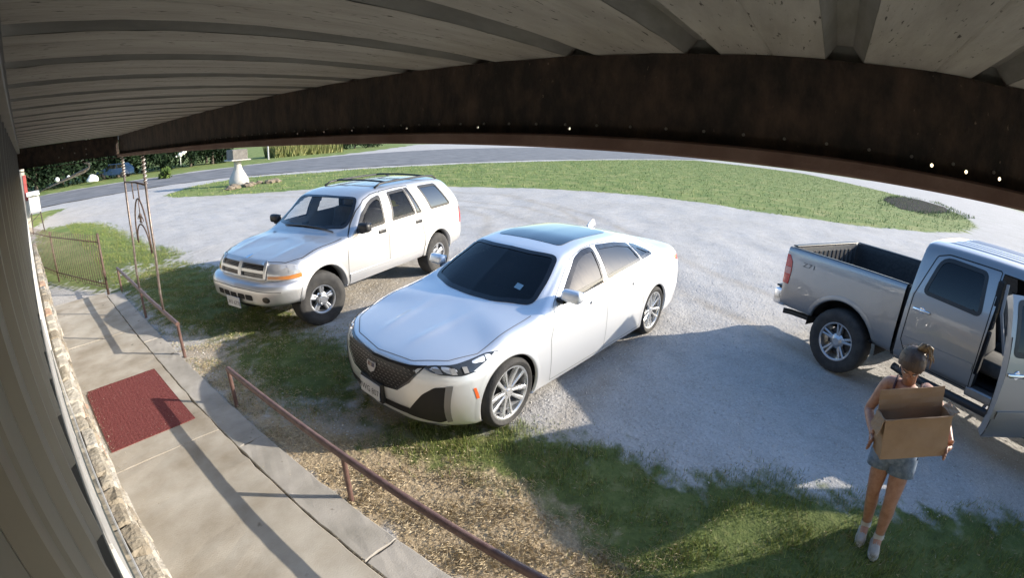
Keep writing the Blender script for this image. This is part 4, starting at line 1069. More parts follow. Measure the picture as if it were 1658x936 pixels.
        sh.patch('tail_light', tl, 'y', s, m_red, t, off=.005)
        # mirror on its stalk
        bm = BM(); box(bm, (-.065, -.112, -.066), (.065, .112, .066), .045, seg=3)
        for v in bm.verts:
            v.co.x *= 1-.25*(v.co.z > 0); v.co.z *= .9+.35*v.co.y*s; v.co = v.co+Vector((2.16, .985*s, 1.09))
        mir = obj('mirror', bm, p_white, t, smooth=True, auto=60)
        bm = BM(); box(bm, (2.1, .86*s-.03, 1.0), (2.22, .86*s+.08*1, 1.06), .015); obj('mirror_foot', bm, m_gloss, mir)
        bm = BM(); box(bm, (2.086, .985*s-.09, 1.04), (2.094, .985*s+.09, 1.13), .003); obj('mirror_glass', bm, mat('mirror_silver', (.8, .82, .85), .02, 1.), mir)
        for k, xh in ((0, 1.48), (1, .52)):
            r = [sh.ribbon([(xh, .90), (xh+.2, .893)], 'y', s, w=.022, off=.02), sh.ribbon([(xh, .885), (xh+.2, .878)], 'y', s, w=.02, off=.012)]
            obj('handle', join(r), p_white, doors[s, k])
        bm = BM(); lathe(bm, [(.035, -.0), (.035, .03), (.0, .03)], 12, 'x' if False else 'z')
        for v in bm.verts: v.co = Vector((-1.05-.08*v.co.z/.03, .5*s+v.co.x, .28+v.co.y))
        obj('exhaust', bm, m_chrome, t)
    sh.patch('lower_grille', [(-.50, .265), (-.46, .335), (-.3, .33), (0, .32), (.3, .33), (.46, .335), (.50, .265), (0, .25)], 'x', 1, MATS['intake'], t, off=.004)
    sh.patch('chin_lip', [(-.72, .155), (-.74, .185), (-.4, .2), (0, .2), (.4, .2), (.74, .185), (.72, .155)], 'x', 1, p_white, t, off=.012)
    plate(t, 3.825, .375, 'CTN 4021'[:0]+'MWG 8071', tilt=R(-4), y=-.0)
    bm = BM(); box(bm, (3.76, -.17, .27), (3.815, .17, .47), .006); obj('plate_bracket', bm, m_blackp, t)
    # fin aerial
    bm = BM()
    for v in box(bm, (-.1, -.022, 0), (.1, .022, .085), 0):
        if v.co.z > .04: v.co.x = v.co.x*.4-.05; v.co.y *= .35
    bmesh.ops.bevel(bm, geom=bm.edges[:], offset=.008, segments=2, affect='EDGES')
    for v in bm.verts: v.co += Vector((.30, 0, 1.405))
    obj('fin_aerial', bm, p_white, t, smooth=True)
    # cabin
    seat(t, 1.45, .38, .35, m_seat, h=.6); seat(t, 1.45, -.38, .35, m_seat, h=.6); seat(t, .55, 0, .38, m_seat, w=1.2, h=.56)
    bm = BM(); box(bm, (2.0, -.72, .62), (2.5, .72, .93), .06, seg=2); obj('dashboard', bm, m_dark, t, smooth=True)
    steering(t, 1.93, .38, .88)
    bm = BM(); box(bm, (-.9, -.72, .19), (3.45, .72, .32), .03); obj('underbody', bm, m_dark, t)
    sh.patch('sticker', [(2.30, .42), (2.30, .50), (2.36, .50), (2.36, .42)], 'z', 1, mat('sticker', (.16, .3, .42), .5), t, off=.003)
    bm = BM(); tube(bm, [(1.95, .02, 1.31), (2.0, .02, 1.27)], .012, 6); box(bm, (1.94, -.11, 1.2), (1.96, .13, 1.26), .01); obj('inside_mirror', bm, m_blackp, t)
    return t
sedan = build_sedan()

# ================================================================== SILVER SUV
du_net = [
 [(3.3,0,.42),(3.70,0,.42),(3.80,0,.48),(3.82,0,.62),(3.77,0,.715),(3.66,0,.765),(3.625,0,.90),(3.565,0,.985),(3.4,0,1.03),(3.1,0,1.075)],
 [(3.3,.5,.42),(3.66,.5,.43),(3.755,.5,.48),(3.775,.5,.62),(3.73,.5,.715),(3.625,.5,.765),(3.585,.5,.90),(3.525,.48,.985),(3.33,.34,1.035),(3.0,0,1.085)],
 [(3.2,.65,.43),(3.52,.75,.45),(3.59,.795,.5),(3.61,.80,.64),(3.58,.79,.725),(3.49,.775,.77),(3.45,.765,.90),(3.37,.72,.99),(3.2,.44,1.055),(2.9,0,1.095)],
 [(3.1,.68,.45),(3.3,.86,.47),(3.33,.90,.52),(3.34,.905,.65),(3.33,.89,.74),(3.3,.872,.78),(3.28,.86,.92),(3.22,.79,1.015),(3.05,.46,1.08),(2.8,0,1.11)],
 st(2.95,[(.7,.45),(.87,.46),(.905,.55),(.915,.70),(.912,.82),(.898,.92),(.87,1.03),(.80,1.085),(.45,1.115),(0,1.13)],[0,0,0,0,0,0,0,-.02,-.1,-.22]),
 st(2.45,[(.7,.44),(.87,.45),(.89,.53),(.90,.70),(.905,.90),(.895,1.05),(.865,1.115),(.80,1.135),(.45,1.15),(0,1.155)],[0,0,0,0,0,0,0,.02,.07,.12]),
 st(2.25,[(.7,.44),(.87,.45),(.89,.53),(.90,.70),(.905,.93),(.90,1.14),(.815,1.25),(.75,1.265),(.42,1.275),(0,1.28)],[0,0,0,0,0,0,-.02,.0,.09,.12]),
 st(2.05,[(.7,.44),(.87,.45),(.89,.53),(.90,.70),(.905,.96),(.90,1.185),(.757,1.42),(.685,1.445),(.38,1.46),(0,1.465)],[0,0,0,0,0,0,-.02,0,.08,.1]),
 st(1.85,[(.7,.44),(.87,.45),(.89,.53),(.90,.70),(.905,.98),(.897,1.205),(.712,1.575),(.63,1.63),(.34,1.655),(0,1.66)],[0,0,0,0,0,0,-.01,0,.05,.07]),
 st(1.5,[(.7,.44),(.87,.45),(.89,.53),(.90,.70),(.905,1.0),(.893,1.225),(.695,1.655),(.61,1.715),(.33,1.738),(0,1.745)]),
 st(.8,[(.7,.44),(.87,.45),(.89,.53),(.90,.70),(.905,1.02),(.89,1.245),(.69,1.69),(.605,1.75),(.33,1.77),(0,1.775)]),
 st(0,[(.7,.45),(.87,.46),(.89,.55),(.905,.72),(.905,1.03),(.885,1.255),(.685,1.70),(.60,1.76),(.33,1.782),(0,1.788)]),
 st(-.35,[(.7,.46),(.87,.47),(.89,.56),(.905,.72),(.90,1.03),(.88,1.262),(.68,1.69),(.595,1.745),(.33,1.775),(0,1.78)]),
 [(-.6,.6,.5),(-.78,.84,.5),(-.82,.87,.56),(-.84,.88,.7),(-.84,.87,1.0),(-.78,.85,1.265),(-.56,.668,1.65),(-.53,.585,1.71),(-.53,.33,1.75),(-.53,0,1.765)],
 [(-.7,.4,.5),(-.96,.55,.5),(-1.0,.56,.56),(-1.0,.56,.7),(-.94,.56,1.0),(-.88,.55,1.27),(-.70,.46,1.62),(-.65,.4,1.675),(-.63,.22,1.715),(-.62,0,1.73)],
 [(-.7,0,.5),(-.98,0,.5),(-1.02,0,.56),(-1.02,0,.7),(-.95,0,1.0),(-.89,0,1.27),(-.72,0,1.62),(-.68,0,1.66),(-.66,0,1.685),(-.65,0,1.70)],
]
def build_suv():
    p_sil = paint('silver_paint', (.62, .615, .605), .85, .48)
    p_grey = paint('rocker_grey', (.5, .505, .52), .6, .5)
    t = thing('suv', 'silver grey suv with crossbar grille, roof rails and front wheels turned', 'car', (6.075, 6.925, 0), -2.949)
    sh = Shell(du_net, post=hood_ridge(2.5, 3.5, .52, .46, .06, .012))
    front = [(2.20, 1.19), (1.55, 1.22), (1.47, 1.63), (1.65, 1.595), (1.78, 1.54), (1.97, 1.41)]
    rear = [(1.34, 1.23), (.71, 1.25), (.82, 1.668), (1.25, 1.648)]
    vent = [(.66, 1.252), (.53, 1.256), (.71, 1.672), (.78, 1.67)]
    cargo = [(.22, 1.268), (-.45, 1.285), (-.15, 1.675), (.40, 1.672)]
    wsp = [(2.43, 0), (2.40, .4), (2.28, .745), (2.05, .70), (1.86, .615), (1.925, .33), (1.935, 0)]; wsp = rpoly(wsp+[(a, -b) for a, b in wsp[-2:0:-1]], .08, 6)
    for s in (1, -1):
        for pl in (front, rear, vent, cargo): sh.region('cut', 'y', inset(pl, .007), s)
        for x in (2.90, .0): sh.region('cut', 'y', circ(x, .43, .425+.022, a0=-.3, a1=1.3), s)
    sh.region('cut', 'z', inset(wsp, .007))
    fd = [(2.42, .5), (2.42, .9), (2.36, 1.15), (2.0, 1.47), (1.82, 1.60), (1.62, 1.665), (1.42, 1.69), (1.46, 1.2), (1.45, .5)]
    rd = [(1.45, .5), (1.46, 1.2), (1.42, 1.69), (1.0, 1.715), (.66, 1.715), (.46, 1.24), (.5, .95), (.43, .78), (.47, .5)]
    hood = [(3.54, 0), (3.50, .5), (3.40, .70), (3.2, .80), (2.45, .82), (2.44, .4), (2.46, 0)]; hood = hood+[(a, -b) for a, b in hood[-2:0:-1]]
    kh = sh.region('hood', 'z', hood, pred=lambda C, N: N[:, 2] > .55)
    kd = {}
    for s in (1, -1): kd[s, 0] = sh.region('door', 'y', fd, s); kd[s, 1] = sh.region('door', 'y', rd, s)
    sh.part(0, 'body', p_sil, t); sh.part(kh, 'hood', p_sil, t)
    doors = {k: sh.part(v, 'door', p_sil, t) for k, v in kd.items()}
    lin = (sh.C[:, 0] < 2.45) & (sh.C[:, 2] > .5) & np.isin(sh.own, [i for i, n in enumerate(sh.names) if n != 'cut'])
    sh.part(-1, 'cabin_liner', mat('suv_liner', (.2, .2, .205), .9), t, off=-.02, flip=True, sel=lin)
    gp_ = [sh.ribbon(fd+[fd[0]], 'y', s) for s in (1, -1)]+[sh.ribbon(rd+[rd[0]], 'y', s) for s in (1, -1)]
    gp_ += [sh.ribbon([(2.45, .82), (3.2, .80), (3.40, .70), (3.50, .5), (3.54, 0), (3.50, -.5), (3.40, -.70), (3.2, -.80), (2.45, -.82)], 'z', 1, w=.012)]
    [obj('panel_gap', g_, m_gap, t) for g_ in gp_]
    gw = glass_mat('suv_windscreen', (.82, .84, .84), 1.45); gs = glass_mat('suv_tint', (.02, .03, .05), 2.2)
    gclear = glass_mat('suv_clear', (.92, .93, .93), 1.3)
    window(sh, t, 'windscreen', wsp, 'z', 1, gw, tw=.035)
    for s in (1, -1):
        window(sh, doors[s, 0], 'window', rpoly(front, .03), 'y', s, gclear, trim=m_blackp, tw=.028)
        window(sh, doors[s, 1], 'window', rpoly(rear, .03), 'y', s, gclear, trim=m_blackp, tw=.028)
        window(sh, doors[s, 1], 'quarter_window', vent, 'y', s, gs, trim=m_blackp, tw=.02)
        window(sh, t, 'window', rpoly(cargo, .05), 'y', s, gs, trim=m_blackp, tw=.028)
        for x in (2.90, 0):
            arch_well(t, x, .87*s, .43, .46, s, .36); arch_lip(sh, t, x, .43, .425, s, p_sil, w=.06, zmin=.44, off=.02)
        wheel(t, 2.946, .775*s, .385, .388, .262, .205, s, 'five', steer=R(-13))
        wheel(t, 0, .775*s, .385, .388, .262, .205, s, 'five')
        # lower grey cladding
        for xa, xb in ((.50, 2.40),):
            sh.patch('rocker_trim', [(xa, .45), (xb, .45), (xb, .60), (xa, .60)], 'y', s, p_grey, t, off=.012, step=.1, thick=.012)
        hl = rpoly([(.535*s, .785), (.80*s, .785), (.845*s, .90), (.80*s, .965), (.53*s, .975)], .02)
        h_ = sh.patch('headlight', hl, 'x', 1, m_lamp, t, off=.012, thick=.012)
        sh.patch('turn_lamp', [(.55*s, .79), (.80*s, .79), (.825*s, .838), (.55*s, .832)], 'x', 1, m_amber, h_, off=.019)
        sh.patch('turn_lamp', [(3.29, .80), (3.44, .79), (3.44, .838), (3.295, .858)], 'y', s, m_amber, h_, off=.014)
        sh.patch('side_lamp', [(3.295, .862), (3.44, .842), (3.42, .955), (3.32, .955)], 'y', s, m_lamp, h_, off=.013)
        sh.patch('fog_lamp', [(.62*s+.05*math.cos(a), .555+.042*math.sin(a)) for a in np.linspace(0, 2*math.pi, 17)[:-1]], 'x', 1, m_gloss, t, off=.006)
        bm = BM(); box(bm, (-.06, -.10, -.07), (.06, .10, .07), .045, seg=3)
        for v in bm.verts: v.co = v.co+Vector((2.17, 1.02*s, 1.26))
        mi = obj('mirror', bm, m_blackp, t, smooth=True, auto=60)
        bm = BM(); box(bm, (2.12, .96*s-.06, 1.17), (2.22, .96*s+.06, 1.21), .015); obj('mirror_foot', bm, m_blackp, mi)
        bm = BM(); box(bm, (2.103, 1.02*s-.085, 1.205), (2.109, 1.02*s+.085, 1.315), .003); obj('mirror_glass', bm, mat('mirror_silver', (.8, .82, .85), .02, 1.), mi)
        for kk, xh in ((0, 1.62), (1, .62)):
            bm = BM(); box(bm, (xh-.095, .897*s-.018, 1.065), (xh+.095, .897*s+.018, 1.125), .015, seg=2); obj('handle', bm, m_blackp, doors[s, kk], smooth=True)
        # roof rail
        pts = []
        for xx in np.linspace(1.38, -.42, 14):
            h, n = sh.cast(xx, .565*s, 'z', 1); e = min(1, min(1.38-xx, xx+.42)/.12); pts.append(h+Vector((0, 0, .01+.045*e)))
        bm = BM(); tube(bm, pts, .018, 8); obj('roof_rail', bm, m_blackp, t, smooth=True)
        sh.patch('tail_light', [(-.80, .86), (-.9, .86), (-.86, 1.2), (-.77, 1.2)], 'y', s, m_red, t, off=.006)
        d = text_bm('SLT', .055)
        for v in d.verts:
            h, n = sh.cast(3.38-.0-(v.co.x if s > 0 else -v.co.x)+(-.28), .93+v.co.y, 'y', s); v.co = h+n*.004
        obj('badge', d, m_blackp, t)
    for xx in (1.08, -.02):
        pts = []
        for yy in np.linspace(-.56, .56, 13):
            h, n = sh.cast(xx, yy, 'z', 1); pts.append(h+Vector((0, 0, .055)))
        bm = BM(); tube(bm, pts, .016, 8); obj('cross_bar', bm, m_blackp, t, smooth=True)
    for yy in (-.36, -.18, 0, .18, .36):
        r = [(3, 3)]; v, f = sh.ribbon([(1.0, yy), (.08, yy)], 'z', 1, w=.03, off=.008); obj('roof_strip', (v, f), m_blackp if False else p_sil, t)
    # nose: crossbar grille, bumper openings
    gr = rpoly([(-.50, .785), (.50, .785), (.485, .965), (-.485, .965)], .03)
    g_ = sh.patch('grille', gr, 'x', 1, m_gloss, t, off=.004)
    sh.patch('grille_frame', inset(gr, -.028), 'x', 1, p_sil, g_, off=.03, hole=inset(gr, .012), thick=.03)
    sh.patch('crossbar', [(-.035, .785), (.035, .785), (.035, .965), (-.035, .965)], 'x', 1, p_sil, g_, off=.034, thick=.03, step=.1)
    for a, b in ((-.49, -.04), (.04, .49)): sh.patch('crossbar', [(a, .858), (b, .858), (b, .892), (a, .892)], 'x', 1, p_sil, g_, off=.032, thick=.03, step=.1)
    for row in range(3):
        for zb in (.80, .905):
            z = zb+.018*row
            sh.patch('slat', [(-.47, z), (.47, z), (.47, z+.006), (-.47, z+.006)], 'x', 1, mat('grille_slat', (.09, .09, .095), .4), g_, off=.012, step=.15)
    sh.patch('hood_badge', [(-.03, 1.0), (.03, 1.0), (.035, 1.02), (0, 1.03), (-.035, 1.02)], 'x', 1, m_chrome, t, off=.008, step=.2)
    for k, yy in enumerate((-.33, -.17, 0.0, .17, .33)):
        if k == 2: continue
        sh.patch('bumper_slot', rpoly([(yy-.07, .525), (yy+.07, .525), (yy+.07, .60), (yy-.07, .60)], .02), 'x', 1, m_dark, t, off=.004, step=.1)
    sh.patch('bumper_slot', rpoly([(-.07, .525), (.07, .525), (.07, .60), (-.07, .60)], .02), 'x', 1, m_dark, t, off=.004, step=.1)
    sh.patch('bumper_line', [(-.80, .66), (-.4, .672), (0, .675), (.4, .672), (.80, .66), (.80, .65), (.4, .662), (0, .665), (-.4, .662), (-.80, .65)], 'x', 1, mat('line_grey', (.12, .12, .125), .6), t, off=.003)
    plate(t, 3.83, .465, 'LW1 6770', tilt=R(3), y=.0)
    # wipers, cabin
    for ya, yb in ((.1, .62), (-.45, .12)):
        p = [sh.cast(2.43-.03*abs(q), q, 'z', 1)[0]+Vector((0, 0, .02)) for q in np.linspace(ya, yb, 6)]
        bm = BM(); tube(bm, p, .009, 5); obj('wiper', bm, m_blackp, t)
    seat(t, 1.45, .38, .62, m_seatg, h=.62); seat(t, 1.45, -.38, .62, m_seatg, h=.62); seat(t, .5, 0, .64, m_seatg, w=1.25, h=.55)
    bm = BM(); box(bm, (1.98, -.74, .85), (2.38, .74, 1.14), .06, seg=2); obj('dashboard', bm, m_dark, t, smooth=True)
    steering(t, 1.9, .38, 1.08)
    bm = BM(); box(bm, (-.8, -.72, .40), (3.4, .72, .5), .03); obj('underbody', bm, m_dark, t)
    for xa in (-.02, 2.946):
        bm = BM(); tube(bm, [(xa, -.7, .385), (xa, .7, .385)], .058, 10); obj('axle', bm, m_dark, t)
    for (xx, yy, m, r_) in ((2.16, -.25, mat('cloth_teal', (.08, .3, .4), .8), .1), (2.2, -.05, mat('paper', (.7, .72, .72), .7), .09), (2.13, -.55, mat('paper', (.7, .72, .72), .7), .07)):
        bm = BM(); bmesh.ops.create_icosphere(bm, subdivisions=2, radius=r_)
        for v in bm.verts: v.co = Vector((v.co.x*.8+xx, v.co.y*1.3+yy, v.co.z*.3+1.15)); v.co += Vector((random.gauss(0, .006), random.gauss(0, .006), random.gauss(0, .006)))
        obj('dash_clutter', bm, m, t, smooth=True)
    bm = BM(); tube(bm, [(-.85, -.5, .42), (-1.0, -.5, .40)], .03, 10); obj('exhaust', bm, m_brake, t)
    return t
suv = build_suv()
hat = BM(); lathe(hat, [(0, .09), (.06, .085), (.085, .05), (.095, .0), (.15, -.01), (.15, -.018), (.0, -.018)], 20)
for v in hat.verts: v.co *= .9
ho = obj('cap', fixn(hat), mat('hat_yellow', (.75, .5, .04), .35), smooth=True)
_m = Matrix.Translation((6.075, 6.925, 0)) @ Matrix.Rotation(-2.949, 4, 'Z'); ho.location = _m @ Vector((.74, .40, 1.375))
tag(ho, 'yellow cap seen through the rear side window of the silver suv', 'hat')

# ================================================================== GREY PICKUP
si_net = [
 st(.775,[(.5,.50),(.90,.51),(.975,.60),(1.0,.85),(.995,1.1),(.965,1.30),(.765,1.79),(.69,1.85),(.4,1.885),(0,1.892)]),
 st(.80,[(.5,.50),(.905,.51),(.982,.60),(1.008,.85),(1.0,1.1),(.97,1.31),(.772,1.80),(.695,1.862),(.4,1.898),(0,1.905)]),
 st(1.3,[(.5,.50),(.905,.51),(.985,.60),(1.01,.85),(1.002,1.1),(.972,1.305),(.778,1.82),(.70,1.878),(.4,1.912),(0,1.918)]),
 st(1.9,[(.5,.50),(.905,.51),(.985,.60),(1.01,.85),(1.002,1.1),(.972,1.30),(.778,1.815),(.70,1.873),(.4,1.908),(0,1.915)]),
 st(2.08,[(.5,.50),(.905,.51),(.985,.60),(1.01,.85),(1.002,1.1),(.972,1.298),(.785,1.785),(.71,1.838),(.4,1.882),(0,1.89)],[0,0,0,0,0,0,.0,.02,.1,.14]),
 st(2.4,[(.5,.50),(.905,.51),(.985,.60),(1.01,.85),(1.002,1.1),(.972,1.295),(.812,1.635),(.74,1.675),(.41,1.705),(0,1.715)],[0,0,0,0,0,0,.0,.02,.12,.16]),
 st(2.75,[(.5,.50),(.905,.51),(.985,.60),(1.01,.85),(1.002,1.1),(.972,1.285),(.855,1.435),(.785,1.46),(.43,1.485),(0,1.49)],[0,0,0,0,0,0,.0,.04,.14,.18]),
 st(3.1,[(.5,.50),(.905,.51),(.985,.60),(1.01,.85),(1.002,1.1),(.975,1.25),(.90,1.285),(.82,1.30),(.45,1.315),(0,1.32)],[0,0,0,0,0,0,.0,.08,.16,.2]),
 st(3.645,[(.5,.55),(.905,.56),(.99,.65),(1.015,.85),(1.005,1.05),(.97,1.16),(.90,1.225),(.80,1.24),(.45,1.255),(0,1.26)]),
 st(4.2,[(.5,.52),(.88,.52),(.97,.62),(1.0,.82),(.99,1.02),(.95,1.12),(.88,1.17),(.77,1.185),(.44,1.2),(0,1.205)]),
 [(4.3,.5,.46),(4.48,.80,.47),(4.55,.86,.56),(4.56,.88,.75),(4.52,.87,.95),(4.50,.85,1.05),(4.46,.80,1.1),(4.42,.7,1.12),(4.4,.42,1.14),(4.4,0,1.145)],
 [(4.35,.3,.46),(4.64,.45,.47),(4.71,.48,.56),(4.71,.48,.75),(4.66,.48,.95),(4.64,.47,1.05),(4.60,.44,1.09),(4.57,.38,1.105),(4.55,.22,1.115),(4.55,0,1.12)],
 [(4.35,0,.46),(4.66,0,.47),(4.74,0,.56),(4.74,0,.75),(4.69,0,.95),(4.67,0,1.05),(4.63,0,1.085),(4.61,0,1.095),(4.60,0,1.10),(4.59,0,1.105)],
]
bed_net = [st(x,[(.78,.56),(.93,.56),(.985,.63),(1.008+e,.85),(1.0+e*.5,1.12),(.985,1.33),(.955,1.382),(.895,1.378),(.86,1.30),(.845,.95),(.80,.90),(0,.90)]) for x, e in ((-1.0,-.012),(-.97,0),(-.55,.01),(-.45,.012),(0,.014),(.45,.012),(.6,.004),(.725,0))]
def build_truck():
    p = paint('grey_paint', (.31, .305, .305), .85, .45)
    t = thing('pickup', 'grey crew cab pickup with its front passenger door standing open', 'truck', (7.018, -1.201, 0), -2.165)
    def ridge(G):
        x, y, z = G[..., 0], np.abs(G[..., 1]), G[..., 2]
        w = np.clip((x-.9)/.1, 0, 1)*np.clip((2.1-x)/.2, 0, 1)*np.clip((z-1.7)/.1, 0, 1)
        s = sum(np.exp(-((y-c)/.022)**4) for c in (.12, .30, .48)); G[..., 2] = z+.014*w*s; return G
    sh = Shell(si_net, post=ridge, nv=104)
    rw = rpoly([(.93, 1.355), (1.62, 1.325), (1.555, 1.745), (1.02, 1.765)], [.07, .06, .06, .12])
    fw = rpoly([(1.80, 1.325), (2.66, 1.315), (2.42, 1.52), (2.2, 1.67), (2.05, 1.735), (1.80, 1.745)], .05)
    wsp = [(3.28, 0), (3.22, .45), (3.02, .82), (2.75, .80), (2.13, .725), (2.24, .35), (2.27, 0)]; wsp = rpoly(wsp+[(a, -b) for a, b in wsp[-2:0:-1]], .08, 6)
    fd = [(1.765, .56), (1.74, 1.3), (1.72, 1.79), (2.08, 1.782), (2.28, 1.69), (2.52, 1.545), (2.84, 1.31), (2.90, 1.0), (2.90, .56)]
    rd = [(.83, .78), (.83, 1.30), (.95, 1.76), (1.08, 1.805), (1.70, 1.80), (1.72, 1.3), (1.745, .56), (1.0, .56), (.93, .62)]
    sh.region('cut', 'z', inset(wsp, .007))
    kf = sh.region('door_open', 'y', inset(fd, .004), -1)
    dwin = np.zeros(len(sh.F), bool)
    mwin = inpoly(sh.C[:, 0], sh.C[:, 2], inset(fw, .007))
    for s in (1, -1):
        sh.region('cut', 'y', inset(rw, .007), s)
        if s > 0: sh.region('cut', 'y', inset(fw, .007), s)
        sh.region('cut', 'y', circ(3.645, .46, .46+.022, a0=-.3, a1=1.3), s)
    kd = {(1, 0): sh.region('door', 'y', fd, 1)}
    for s in (1, -1): kd[s, 1] = sh.region('door', 'y', rd, s)
    hood = [(4.5, 0), (4.45, .5), (4.3, .74), (3.1, .84), (3.25, .45), (3.31, 0)]; hood = hood+[(a, -b) for a, b in hood[-2:0:-1]]
    kh = sh.region('hood', 'z', hood, pred=lambda C, N: N[:, 2] > .55)
    sh.part(0, 'cab', p, t); sh.part(kh, 'hood', p, t)
    doors = {k: sh.part(v, 'door', p, t) for k, v in kd.items()}
    lin = (sh.C[:, 0] < 3.2) & (sh.C[:, 2] > .5) & np.isin(sh.own, [i for i, n in enumerate(sh.names) if n not in ('cut', 'door_open')])
    sh.part(-1, 'cabin_liner', m_liner, t, off=-.03, flip=True, sel=lin)
    bm = BM(); cap = [(y, z) for (_, y, z) in si_net[0]]; prism(bm, cap+[(-y, z) for y, z in cap[-2::-1]], .772, .80, 'x'); obj('cab_back', fixn(bm), p, t)
    gd_ = glass_mat('truck_glass', (.02, .022, .025), 1.45); gwd = glass_mat('truck_windscreen', (.93, .94, .94), 1.35)
    window(sh, t, 'windscreen', wsp, 'z', 1, gwd, tw=.035)
    for s in (1, -1): window(sh, doors[s, 1], 'window', rw, 'y', s, gd_, trim=m_blackp, tw=.028)
    window(sh, doors[1, 0], 'window', fw, 'y', 1, glass_mat('truck_clear', (.92, .93, .93), 1.3), trim=m_blackp, tw=.028)
    gp_ = [sh.ribbon(rd+[rd[0]], 'y', s, w=.012) for s in (1, -1)]+[sh.ribbon(fd+[fd[0]], 'y', 1, w=.012)]
    [obj('panel_gap', g_, m_gap, t) for g_ in gp_]
    # opened front passenger door: skin, inner card, pane, handle, all swung about the hinge line
    hinge = Vector((2.90, -.985, 0))
    sel = (sh.own == kf) & ~mwin
    dr = sh.part(kf, 'door', p, t, loc=tuple(hinge), sel=sel); dr['label'] = 'front passenger door swung wide open'
    inn = sh.part(kf, 'door_card', mat('door_card', (.09, .09, .092), .8), dr, loc=tuple(hinge), off=-.075, flip=True, sel=sel); inn.location = (0, 0, 0)
    P = dense(inset(fd, .002), .06); rim_ = []
    for a, b in P:
        h, n = sh.cast(a, b, 'y', -1); rim_.append((h-hinge, h-n*.077-hinge))
    bm = BM(); A = [bm.verts.new(q[0]) for q in rim_]; B = [bm.verts.new(q[1]) for q in rim_]
    for k in range(len(A)): bm.faces.new((A[k], A[(k+1) % len(A)], B[(k+1) % len(A)], B[k]))
    obj('door_edge', fixn(bm), p, dr)
    g = window(sh, dr, 'window', fw, 'y', -1, gd_, trim=m_blackp, tw=.028, loc=tuple(hinge)); g.location = (0, 0, 0)
    P2 = dense(inset(fw, .02), .06); bm = BM(); A = []; B = []
    for a, b in P2:
        h, n = sh.cast(a, b, 'y', -1); A.append(bm.verts.new(h-hinge)); B.append(bm.verts.new(h-n*.08-hinge))
    for k in range(len(A)): bm.faces.new((A[k], A[(k+1) % len(A)], B[(k+1) % len(A)], B[k]))
    obj('window_reveal', bm, m_blackp, dr)
    def handle(par, x, s, off=Vector((0, 0, 0)), zz=1.165):
        y = sh.cast(x, zz, 'y', s)[0].y
        bm = BM(); box(bm, (x-.13, y-.028, zz-.017), (x+.09, y+.028, zz+.017), .012, seg=2)
        lathe(bm, [(0, .01), (.035, .008), (.04, 0)], 16, 'y', (x-.02, y, zz), sgn=s)
        for v in bm.verts: v.co -= off
        return obj('handle', fixn(bm), m_chrome, par, smooth=True, auto=40)
    handle(dr, 1.90, -1, hinge)
    for s in (1, -1): handle(doors[s, 1], 1.0, s)
    handle(doors[1, 0], 1.9, 1)
    md = sh.patch('side_moulding', [(1.80, .765), (2.86, .80), (2.86, .86), (1.80, .835)], 'y', -1, p, dr, off=.014, thick=.012, loc=tuple(hinge)); md.location = (0, 0, 0)
    for s in (1, -1): sh.patch('side_moulding', [(.87, .765), (1.72, .78), (1.72, .85), (.87, .83)], 'y', s, p, doors[s, 1], off=.014, thick=.012)
    bm = BM(); box(bm, (2.62-.1, -1.16-.1, 1.2), (2.62+.1, -1.16+.1, 1.46), .04, seg=2)
    tube(bm, [(2.66, -1.0, 1.27), (2.62, -1.12, 1.27)], .03, 8)
    for v in bm.verts: v.co -= hinge
    obj('mirror', bm, m_blackp, dr, smooth=True, auto=50)
    dr.rotation_euler = (0, 0, R(54))
    # sill plate, pillar and cabin behind the opening
    bm = BM(); box(bm, (1.72, -.99, .50), (2.95, -.80, .60), .015); obj('sill', bm, p, t)
    bm = BM(); box(bm, (.8, -.85, .52), (3.2, .85, .60)); obj('cabin_floor', bm, m_dark, t)
    bm = BM(); box(bm, (1.70, -.965, .58), (1.78, -.86, 1.2), .012); obj('door_pillar', bm, m_liner, t)
    bm = BM(); box(bm, (1.70, -.90, 1.205), (1.765, -.78, 1.72), .012); obj('door_pillar', bm, m_liner, t)
    for s in (1, -1): seat(t, 1.88, .46*s, .70, m_seat, w=.55, h=.60)
    seat(t, 1.18, 0, .72, m_seat, w=1.5, h=.5)
    bm = BM(); tube(bm, [(1.80, -.84, 1.7), (1.81, -.83, 1.4), (1.95, -.72, .98)], [.022, .022, .018], 4); obj('seat_belt', bm, mat('belt_grey', (.35, .35, .36), .7), t)
    bm = BM(); box(bm, (2.65, -.84, .95), (3.05, .84, 1.3), .08, seg=2); obj('dashboard', bm, m_dark, t, smooth=True)
    steering(t, 2.58, .46, 1.22)
    # bed
    bs = Shell(bed_net, nv=110, du=.03)
    for s in (1, -1):
        bs.region('cut', 'y', circ(0, .43, .50+.022, a0=-.3, a1=1.3), s, pred=lambda C, N: np.abs(C[:, 1]) > .9)
    ki = bs.region('liner', 'z', [(-2, -.9), (2, -.9), (2, .9), (-2, .9)], pred=lambda C, N: (np.abs(C[:, 1]) < .885) & (C[:, 2] > .8))
    ki2 = bs.region('liner', 'x', [(-.9, .8), (.9, .8), (.9, 1.36), (-.9, 1.36)], pred=lambda C, N: (np.abs(C[:, 1]) < .885))
    kr = bs.region('rail', 'z', [(-2, -1), (2, -1), (2, 1), (-2, 1)], pred=lambda C, N: (C[:, 2] > 1.345) & (np.abs(C[:, 1]) < .962))
    bs.part(0, 'bed', p, t)
    lnr = mat('bed_liner', (.022, .022, .024), .75, col2=(.04, .04, .042), nscale=30)
    bs.part(0, 'bed_liner', lnr, t, sel=(bs.own == ki) | (bs.own == ki2)); bs.part(kr, 'bed_rail', m_blackp, t, off=.004)
